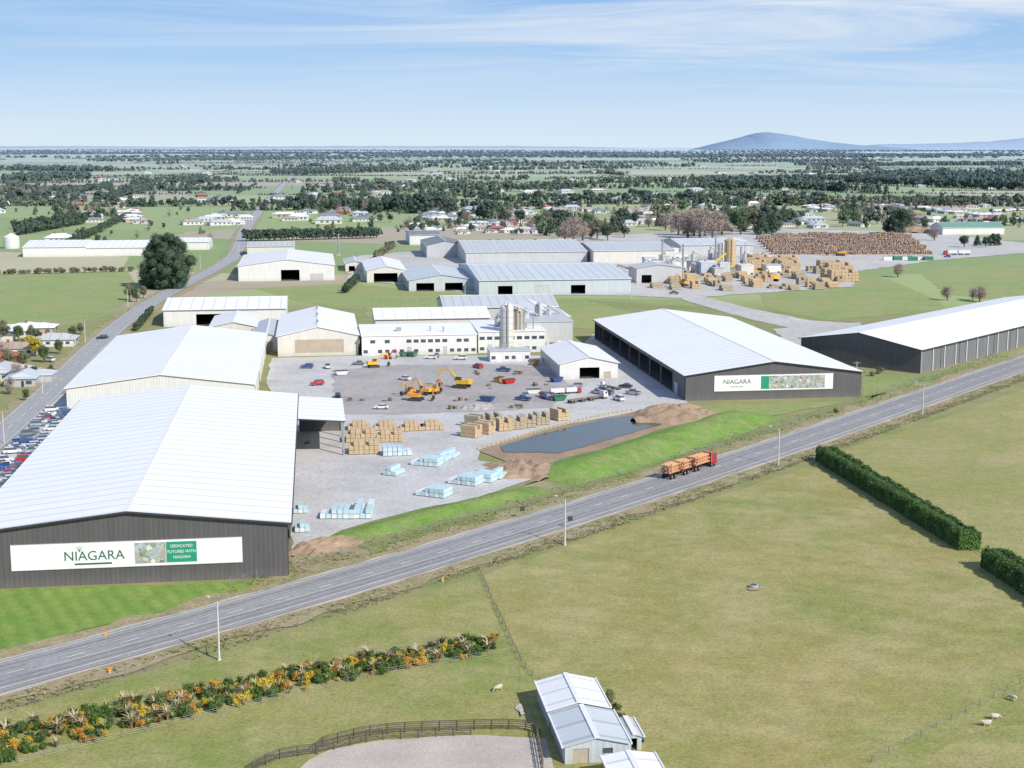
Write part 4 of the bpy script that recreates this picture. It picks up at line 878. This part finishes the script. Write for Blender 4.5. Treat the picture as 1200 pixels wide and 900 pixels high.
def pallets(u,v):
    m=MB();r=random.Random(u)
    for k in range(r.randint(2,5)):
        x=r.uniform(-3,3);y=r.uniform(-3,3)
        for z in range(r.randint(2,8)): 
            for s in range(5): m.box(x-.6,x+.6,y-.5+s*.21,y-.5+s*.21+.14,z*.16+.1,z*.16+.13,M_timber2)
            for s in(-.55,0,.5): m.box(x+s,x+s+.08,y-.5,y+.48,z*.16,z*.16+.097,M_wood)
    p=G(u,v);m.obj('pallet_stack',loc=(p[0],p[1],.2),rot=r.uniform(0,3))
for u,v in((560,440),(610,438),(530,478),(455,470),(600,478),(366,520),(420,470),(632,452),(570,455),(370,480),(545,470)): pallets(u,v)
# timber stacks
def stack(nx,ny,nz,mat,L=4.8,wd=1.2,h=1.0,cap=None,miss=.15):
    m=MB();r=random.Random(nx*7+ny*3+nz+len(mat.name))
    for i in range(nx):
        for j in range(ny):
            top=nz-(1 if r.random()<miss*2 else 0)
            for k in range(top):
                x=i*(wd+.12)-nx*wd/2;y=j*(L+.5)-ny*L/2+r.uniform(-.12,.12);z=k*(h+.1)
                m.box(x+.02,x+wd-.02,y+.2,y+.32,z,z+.097,M_woodD);m.box(x+.02,x+wd-.02,y+L-.32,y+L-.2,z,z+.097,M_woodD)
                if cap: m.box(x,x+wd,y,y+L,z+.1,z+h+.1-.003,mat if r.random()<.6 else cap)
                else:
                    m.box(x,x+wd,y,y+L,z+.1,z+h*.5+.08,mat);m.box(x+.02,x+wd-.02,y+.03,y+L-.03,z+h*.5+.083,z+h*.5+.12,M_woodD);m.box(x,x+wd,y+r.uniform(-.05,.05),y+L,z+h*.5+.123,z+h+.1-.003,mat)
    return m.mesh('timber_stack')
ST={('t',a):stack(*a,M_timber) for a in((3,1,3),(6,1,3),(4,2,3),(8,1,4),(5,1,2))};ST.update({('a',a):stack(*a,M_timber2) for a in((3,1,3),(6,1,3),(4,2,3),(5,1,2))});ST.update({('w',a):stack(*a,M_wrap,cap=M_wrapW) for a in((3,1,2),(6,1,2),(4,2,2),(8,1,2))})
def tst(k,a,u,v,rot,sc=1.0,z=.2):
    p=G(u,v);nm='timber_stack' if k!='w' else 'wrapped_timber_stack';place(ST[k,a],nm,(p[0],p[1],z),rot,sc)
for u,v in((420,503),(451,503),(481,504),(505,503)): tst('t',(5,1,2),u,v,TH)
for u,v in((425,531),(421,517)): tst('t',(6,1,3),u,v,TH)
tst('t',(6,1,3),455,517,TH,.9);tst('w',(6,1,2),464,533,TH,.95)
for u,v,r in((552,512,.9),(556,500,.9),(590,504,.1),(604,502,.1),(618,500,.1),(634,497,.1),(655,492,.4),(568,508,.9),(578,498,.2)): tst(random.choice('aat'),(3,1,3),u,v,TH+r,1.0)
for u,v,a,r in((398,606,(6,1,2),1.45),(425,602,(4,2,2),1.45),(462,556,(3,1,2),1.0),(510,581,(6,1,2),1.0),(547,567,(6,1,2),1.0),(565,563,(6,1,2),1.0),(583,560,(3,1,2),1.0),(502,545,(6,1,2),1.1),(518,540,(3,1,2),1.1),(528,536,(3,1,2),1.1)): tst('w',a,u,v,TH+r+math.pi/2,.95)
for u,v in((352,600),(354,622)): tst('w',(3,1,2),u,v,TH,.8)
for i in range(70):
    u=random.uniform(765,985);v=random.uniform(318,342)-abs(u-900)*.02
    tst(random.choice('ttaa'),random.choice(((6,1,3),(3,1,3),(5,1,2),(5,1,2))),u,v,TH+random.choice((0,1.57)),random.uniform(.9,1.4))
for u,v in((978,328),(982,321),(972,318),(986,330)): tst('t',(8,1,4),u,v,TH,1.6)
for i in range(16): tst('t',(8,1,4),random.uniform(880,925),random.uniform(306,316),TH,1.25)
m=MB();r=random.Random(9)
for row in range(8):
    v=298-row*2.9;x0,y0=G(905-row*3,v);x1,y1=G(1092-row*4,v)
    x=x0
    while x<x1:
        hh=4.0+1.8*noise.noise(Vector((x*.05,row*2,0)));
        if noise.noise(Vector((x*.03,row*5,3)))>-.2:
            for k in range(int(hh/.85)):
                rr=r.uniform(.35,.5);m.tube((x+r.uniform(-.3,.3),y0-4+r.uniform(-.8,.8),.6+k*.85),(x+r.uniform(-.3,.3),y0+4,.6+k*.85),rr,rr*.85,M_log if r.random()<.75 else M_timber2,6,capmat=M_log if r.random()<.3 else M_loge)
        x+=.95
m.obj('log_stacks')
m=MB()
for k in range(9):
    x,y=G(1040+k*6,305+r.uniform(-1,1));m.box(x-3,x+3,y-1.3,y+1.3,.2,2.8,PC['green'] if k%3 else PC['white']);m.box(x-3.1,x+3.1,y-1.4,y+1.4,2.803,2.95,M_steel)
m.obj('storage_containers')
def conveyor(u,v,l,h,rot,mt=None):
    m=MB();m.tube((0,0,1),(0,l,h),.7,.7,mt or M_steel,4)
    for k in range(4): y=l*(k+1)/4;m.box(-.8,-.6,y-.1,y+.1,0,1+(h-1)*(k+1)/4,M_steel);m.box(.6,.8,y-.1,y+.1,0,1+(h-1)*(k+1)/4,M_steel)
    p=G(u,v);m.obj('conveyor',loc=(p[0],p[1],0),rot=rot)
for a in((780,330,30,9,1.2),(820,322,26,12,-.8,PC['yellow']),(860,325,24,8,.4,PC['orange']),(750,322,22,10,-1.4),(625,405,14,9,1.1),(900,322,30,7,1.7,PC['yellow'])): conveyor(*a)
def cyclone(u,v,h):
    m=MB();m.tube((0,0,h*.55),(0,0,h*.85),1.5,1.5,M_silver,14);m.tube((0,0,h*.25),(0,0,h*.55),.3,1.5,M_silver,14);m.tube((0,0,h*.85),(0,0,h),.5,.5,M_steel,10);m.tube((0,0,h),(5,0,h*.8),.4,.4,M_steel,8)
    for a in(.8,2.4,4,5.5): m.tube((math.cos(a)*1.5,math.sin(a)*1.5,0),(math.cos(a)*1.5,math.sin(a)*1.5,h*.7),.12,.12,M_steel,5)
    p=G(u,v);m.obj('dust_cyclone',loc=(p[0],p[1],0))
for a in((788,328,14),(812,318,13),(832,316,15),(872,316,12),(616,404,15),(642,400,15),(755,326,12),(584,408,14)): cyclone(*a)
for i in range(20): block('plant_building',*(lambda u,v:(u,u+random.uniform(8,22),v))(random.uniform(745,900),random.uniform(303,326)),random.uniform(6,14),random.uniform(4,9),random.choice((M_white,M_silver,M_cream,M_blueg)),random.choice((M_roofW2,M_roofG)),1,3,1)
# ---------------------------------------------------------------- pond, bund, mounds
M_water,nt,b=newmat('pond_water');b.inputs['Base Color'].default_value=(.035,.055,.06,1);b.inputs['Roughness'].default_value=.12;b.inputs['Specular IOR Level'].default_value=.4;bump(nt,b,noi(nt,posn(nt),1.2,4),.15,.05)
sheet('pond_water',[(590,531),(586,524),(640,508),(700,494),(748,486),(778,489),(786,495),(742,508),(700,520),(655,532)],5,M_water,.5,1.5)
fence('pond_edge_wall',resample(L((560,527),(590,519),(640,504),(700,489),(745,481)),.5),.8,2.0,(.15,.4,.65),M_timber2,.12,rail=.22)
def mound(name,u,v,rx,ry,h,mat,rot=0,seed=0):
    n=34;vs=[]
    for j in range(n+1):
        for i in range(n+1):
            a=-1+2*i/n;b_=-1+2*j/n;q=Vector((a*2.3,b_*2.3,seed));d=math.hypot(a,b_)*(1+.35*noise.noise(q));f=max(0,1-d*d*1.05)
            vs.append((a*rx,b_*ry,-.12+h*f**.8*(1+.5*noise.noise(q*2))+.25*f*noise.noise(q*7)))
    m=MB();m.add(vs,[(j*(n+1)+i,j*(n+1)+i+1,(j+1)*(n+1)+i+1,(j+1)*(n+1)+i) for j in range(n) for i in range(n)],mat);p=G(u,v);o=m.obj(name,loc=(p[0],p[1],.1),rot=rot)
mound('dirt_mound',790,489,15,13,3.2,M_dirt,.4,1);mound('dirt_mound',612,552,10,11,2.0,M_dirt,.7,2);mound('dirt_mound',380,640,5,9,1.2,M_dirt,-.8,3);mound('dirt_mound',560,478,6,6,1.2,M_asph,0,4)
mound('gravel_heap',1072,272,25,20,5,M_dirt,0,5)
def bund(name,path,w,h,mat):
    P=resample(path,1.5);prof=[(-1,0),(-.8,.12),(-.5,.6),(-.22,.95),(.1,1),(.35,.8),(.7,.25),(1,0)];vs=[];n=len(P)
    for i,p in enumerate(P):
        d=(P[min(i+1,n-1)]-P[max(i-1,0)]).normalized();nn=Vector((-d.y,d.x));e=min(1,i/8,(n-1-i)/8)
        for a,z in prof:
            q=p+nn*a*w*(1+.2*noise.noise(Vector((i*.1,a*2,0))));vs.append((q.x,q.y,.05+z*h*e*(1+.35*noise.noise(Vector((i*.12,a,3))))+(.12*noise.noise(Vector((q.x*.7,q.y*.7,0))) if z>0 else 0)))
    m=MB();m.add(vs,[(i*8+j,(i+1)*8+j,(i+1)*8+j+1,i*8+j+1) for i in range(n-1) for j in range(7)],mat);o=m.obj(name)
    for pl in o.data.polygons: pl.use_smooth=True
bund('grass_bund',catmull(L((640,562),(700,545),(780,520),(860,494),(900,486))),11,2.6,M_bank)
bund('grass_bund',catmull(L((395,634),(460,616),(540,595),(640,572))),5,1.0,M_bank)
sheet('verge_grass',[(420,640),(560,600),(700,565),(900,496),(1000,468),(1020,474),(900,512),(700,578),(560,622),(440,655)],2,M_rough,1.5)
# ---------------------------------------------------------------- farm shed (foreground)
gshed('farm_shed',661,737,894,10.8,2.5,1.0,wm=M_blueg,rm=M_roofB,oh=.3,thick=.1,front=[(1,3.2,0,2.1,'door'),(5,6.4,1.2,2,'win')],right=[(4,8,0,2.2,'open')])
gshed('farm_shed',643,713,853,10.6,2.8,1.0,wm=M_blueg,rm=M_roofW2,oh=.3,thick=.1,right=[(2,9,0,2.2,'open')],front=[(1,3,0,2,'door')])
gshed('farm_lean_to',736,752,880,6,2.0,.3,wm=M_blueg,rm=M_roofG,oh=.2,thick=.08,front=[(.4,1.2,0,1.8,'open')])
gshed('farm_shed',716,776,928,5,2.6,.5,wm=M_white,rm=M_roofW,oh=.3,thick=.1)
SM={m_.name:tpmesh('shrub',[(SH['g'][0],0,0,0,1,1,0,.5)],[M_bark,m_]) for m_ in(M_lfG,M_lfO,M_lfD)}
def shrub(u,v,s,mat=M_lfG,i=0): p=G(u,v);place(SM[mat.name],'shrub',(p[0],p[1],0),random.uniform(0,6),s)
for u,v,s in((712,826,2.4),(720,835,1.8),(708,838,1.8),(745,862,1.4),(726,845,1.5),(716,818,1.6),(1030,438,3),(1022,441,2.2),(980,484,1.6)): shrub(u,v,s,random.choice((M_lfG,M_lfO)))
def junk(u,v,c,rot):
    m=MB();m.box(-.6,.6,-1.1,1.1,.4,.8,c);m.box(-.5,.5,-.4,.2,.803,1.3,M_dk);m.tube((-.7,-.7,.35),(-.5,-.7,.35),.35,.35,M_dk,10);m.tube((.5,-.7,.35),(.7,-.7,.35),.35,.35,M_dk,10);m.tube((-.7,.7,.35),(-.5,.7,.35),.3,.3,M_dk,10);m.tube((.5,.7,.35),(.7,.7,.35),.3,.3,M_dk,10);p=G(u,v);m.obj('quad_bike',loc=(p[0],p[1],.05),rot=rot)
junk(746,868,PC['blue'],.3)
m=MB();m.tube((0,0,0),(0,0,.6),.8,.8,M_conv,16);m.tube((0,0,.605),(0,0,.61),.65,.65,M_water,16);p=G(883,689);m.obj('water_trough',loc=(p[0],p[1],.05))
sheet('bare_soil',[(876,690),(884,687),(892,690),(888,693),(879,693)],3,M_dirt,.5,.6)
sheet('bare_soil',[(604,830),(610,826),(616,838),(610,842)],3,M_gravel,.5,.6)
# ---------------------------------------------------------------- sheep
M_wool=nmat('sheep_wool',(.66,.60,.48),(.52,.46,.36),6,.95,bs=.6)
def sheep(u,v,rot,graze=True,sc=1.0):
    me=bpy.data.meshes.new('sheep')
    V=[];E=[];R=[]
    def a(p,r,par=None):
        V.append(p);R.append((r,r))
        if par is not None:E.append((par,len(V)-1))
        return len(V)-1
    pel=a((0,-.38,.66),.25);r0=a((0,-.56,.68),.17,pel);t=a((0,-.66,.60),.05,r0);t2=a((0,-.70,.45),.035,t)
    mid=a((0,-.05,.62),.30,pel);ch=a((0,.30,.64),.26,mid);nk=a((0,.50,.70 if not graze else .58),.15,ch)
    hd=a((0,.68,.88 if not graze else .38),.10,nk);sn=a((0,.84,.84 if not graze else .20),.065,hd);mz=a((0,.90,.81 if not graze else .12),.045,sn)
    for s in(-1,1):
        e=a((s*.13,.64,.93 if not graze else .46),.022,hd);a((s*.19,.62,.90 if not graze else .45),.012,e)
        h=a((s*.13,-.40,.48),.12,pel);k=a((s*.13,-.34,.38),.065,h);hk=a((s*.13,-.47,.24),.035,k);f=a((s*.13,-.44,.06),.03,hk);a((s*.13,-.40,.01),.035,f)
        h=a((s*.12,.30,.44),.09,ch);k=a((s*.12,.32,.24),.04,h);f=a((s*.12,.31,.06),.03,k);a((s*.12,.34,.01),.035,f)
    me.from_pydata(V,E,[]);me.materials.append(M_wool);p=G(u,v);o=place(me,'sheep',(p[0],p[1],.06),rot,sc)
    o.modifiers.new('Skin','SKIN')
    for i,sv in enumerate(me.skin_vertices[0].data): sv.radius=R[i];sv.use_root=(i==0)
    su=o.modifiers.new('Sub','SUBSURF');su.levels=2;su.render_levels=2
for u,v,r,g in((1156,852,1.7,False),(1166,844,-1.4,True),(1186,822,.6,True),(584,810,2.2,True)): sheep(u,v,r,g,1.15)
# ---------------------------------------------------------------- light, world, camera
EL=math.radians(38);AZ=math.atan2(-.62,.60)
sd=Vector((math.cos(AZ)*math.cos(EL),math.sin(AZ)*math.cos(EL),math.sin(EL)))
sun=bpy.data.lights.new('sun','SUN');sun.energy=5.0;sun.angle=math.radians(.5);sun.color=(1,.95,.87)
so=bpy.data.objects.new('sun',sun);LK.objects.link(so);so.rotation_euler=sd.to_track_quat('Z','Y').to_euler();so.location=(0,0,300)
w=bpy.data.worlds.new('World');scene.world=w;w.use_nodes=True;nt=w.node_tree;bg=nt.nodes['Background'];bg.inputs[1].default_value=.12
sky=N(nt,'ShaderNodeTexSky',sky_type='NISHITA');sky.sun_disc=False;sky.sun_elevation=EL;sky.sun_rotation=math.pi/2-AZ;sky.altitude=80;sky.air_density=1.0;sky.dust_density=.2;sky.ozone_density=3.0
tc=N(nt,'ShaderNodeTexCoord');sx=N(nt,'ShaderNodeSeparateXYZ');nt.links.new(tc.outputs['Generated'],sx.inputs[0])
cr=N(nt,'ShaderNodeValToRGB');e=cr.color_ramp.elements
e[0].position=0;e[0].color=(.60,.73,.86,1);e[1].position=1;e[1].color=(.08,.17,.42,1)
for pz,c in((.025,(.50,.66,.84)),(.06,(.34,.53,.80)),(.11,(.235,.43,.76)),(.18,(.18,.36,.71)),(.4,(.12,.25,.55))):
    q=e.new(pz);q.color=col(c)
nt.links.new(sx.outputs[2],cr.inputs[0])
blue=N(nt,'ShaderNodeVectorMath',operation='SCALE');nt.links.new(cr.outputs[0],blue.inputs[0]);blue.inputs['Scale'].default_value=9.3
base=mixc(nt,.9,sky.outputs[0],blue.outputs[0])
z=math_(nt,'ADD',math_(nt,'MAXIMUM',sx.outputs[2],0),.07)
cb=N(nt,'ShaderNodeCombineXYZ');nt.links.new(math_(nt,'DIVIDE',sx.outputs[0],z),cb.inputs[0]);nt.links.new(math_(nt,'DIVIDE',sx.outputs[1],z),cb.inputs[1])
mp=N(nt,'ShaderNodeMapping');mp.inputs['Rotation'].default_value=(0,0,.45);mp.inputs['Scale'].default_value=(.5,1.25,1);mp.inputs['Location'].default_value=(.7,.3,0);nt.links.new(cb.outputs[0],mp.inputs[0])
n1=N(nt,'ShaderNodeTexNoise');n1.inputs['Scale'].default_value=.8;n1.inputs['Detail'].default_value=10;n1.inputs['Roughness'].default_value=.6;n1.inputs['Distortion'].default_value=1.2;nt.links.new(mp.outputs[0],n1.inputs['Vector'])
cf=ramp(nt,n1.outputs['Fac'],.40,.66);cf=math_(nt,'MULTIPLY',cf,ramp(nt,sx.outputs[2],.015,.08))
side=ramp(nt,math_(nt,'ADD',sx.outputs[0],math_(nt,'MULTIPLY',sx.outputs[2],.6)),-.3,.15)
cf=math_(nt,'MULTIPLY',cf,math_(nt,'MULTIPLY_ADD',side,.70,.18))
c=mixc(nt,cf,base,(6.6,7.1,7.7));nt.links.new(c,bg.inputs[0])
cam=bpy.data.cameras.new('camera');co=bpy.data.objects.new('camera',cam);LK.objects.link(co);co.location=(0,0,H);co.rotation_euler=(math.pi/2-PT,0,0)
cam.sensor_width=36;cam.lens=F/1200*36;cam.clip_start=1;cam.clip_end=120000;scene.camera=co
scene.view_settings.view_transform='Standard';scene.view_settings.look='None';scene.view_settings.exposure=0;scene.view_settings.gamma=1
print('faces',sum(len(m.polygons) for m in bpy.data.meshes))
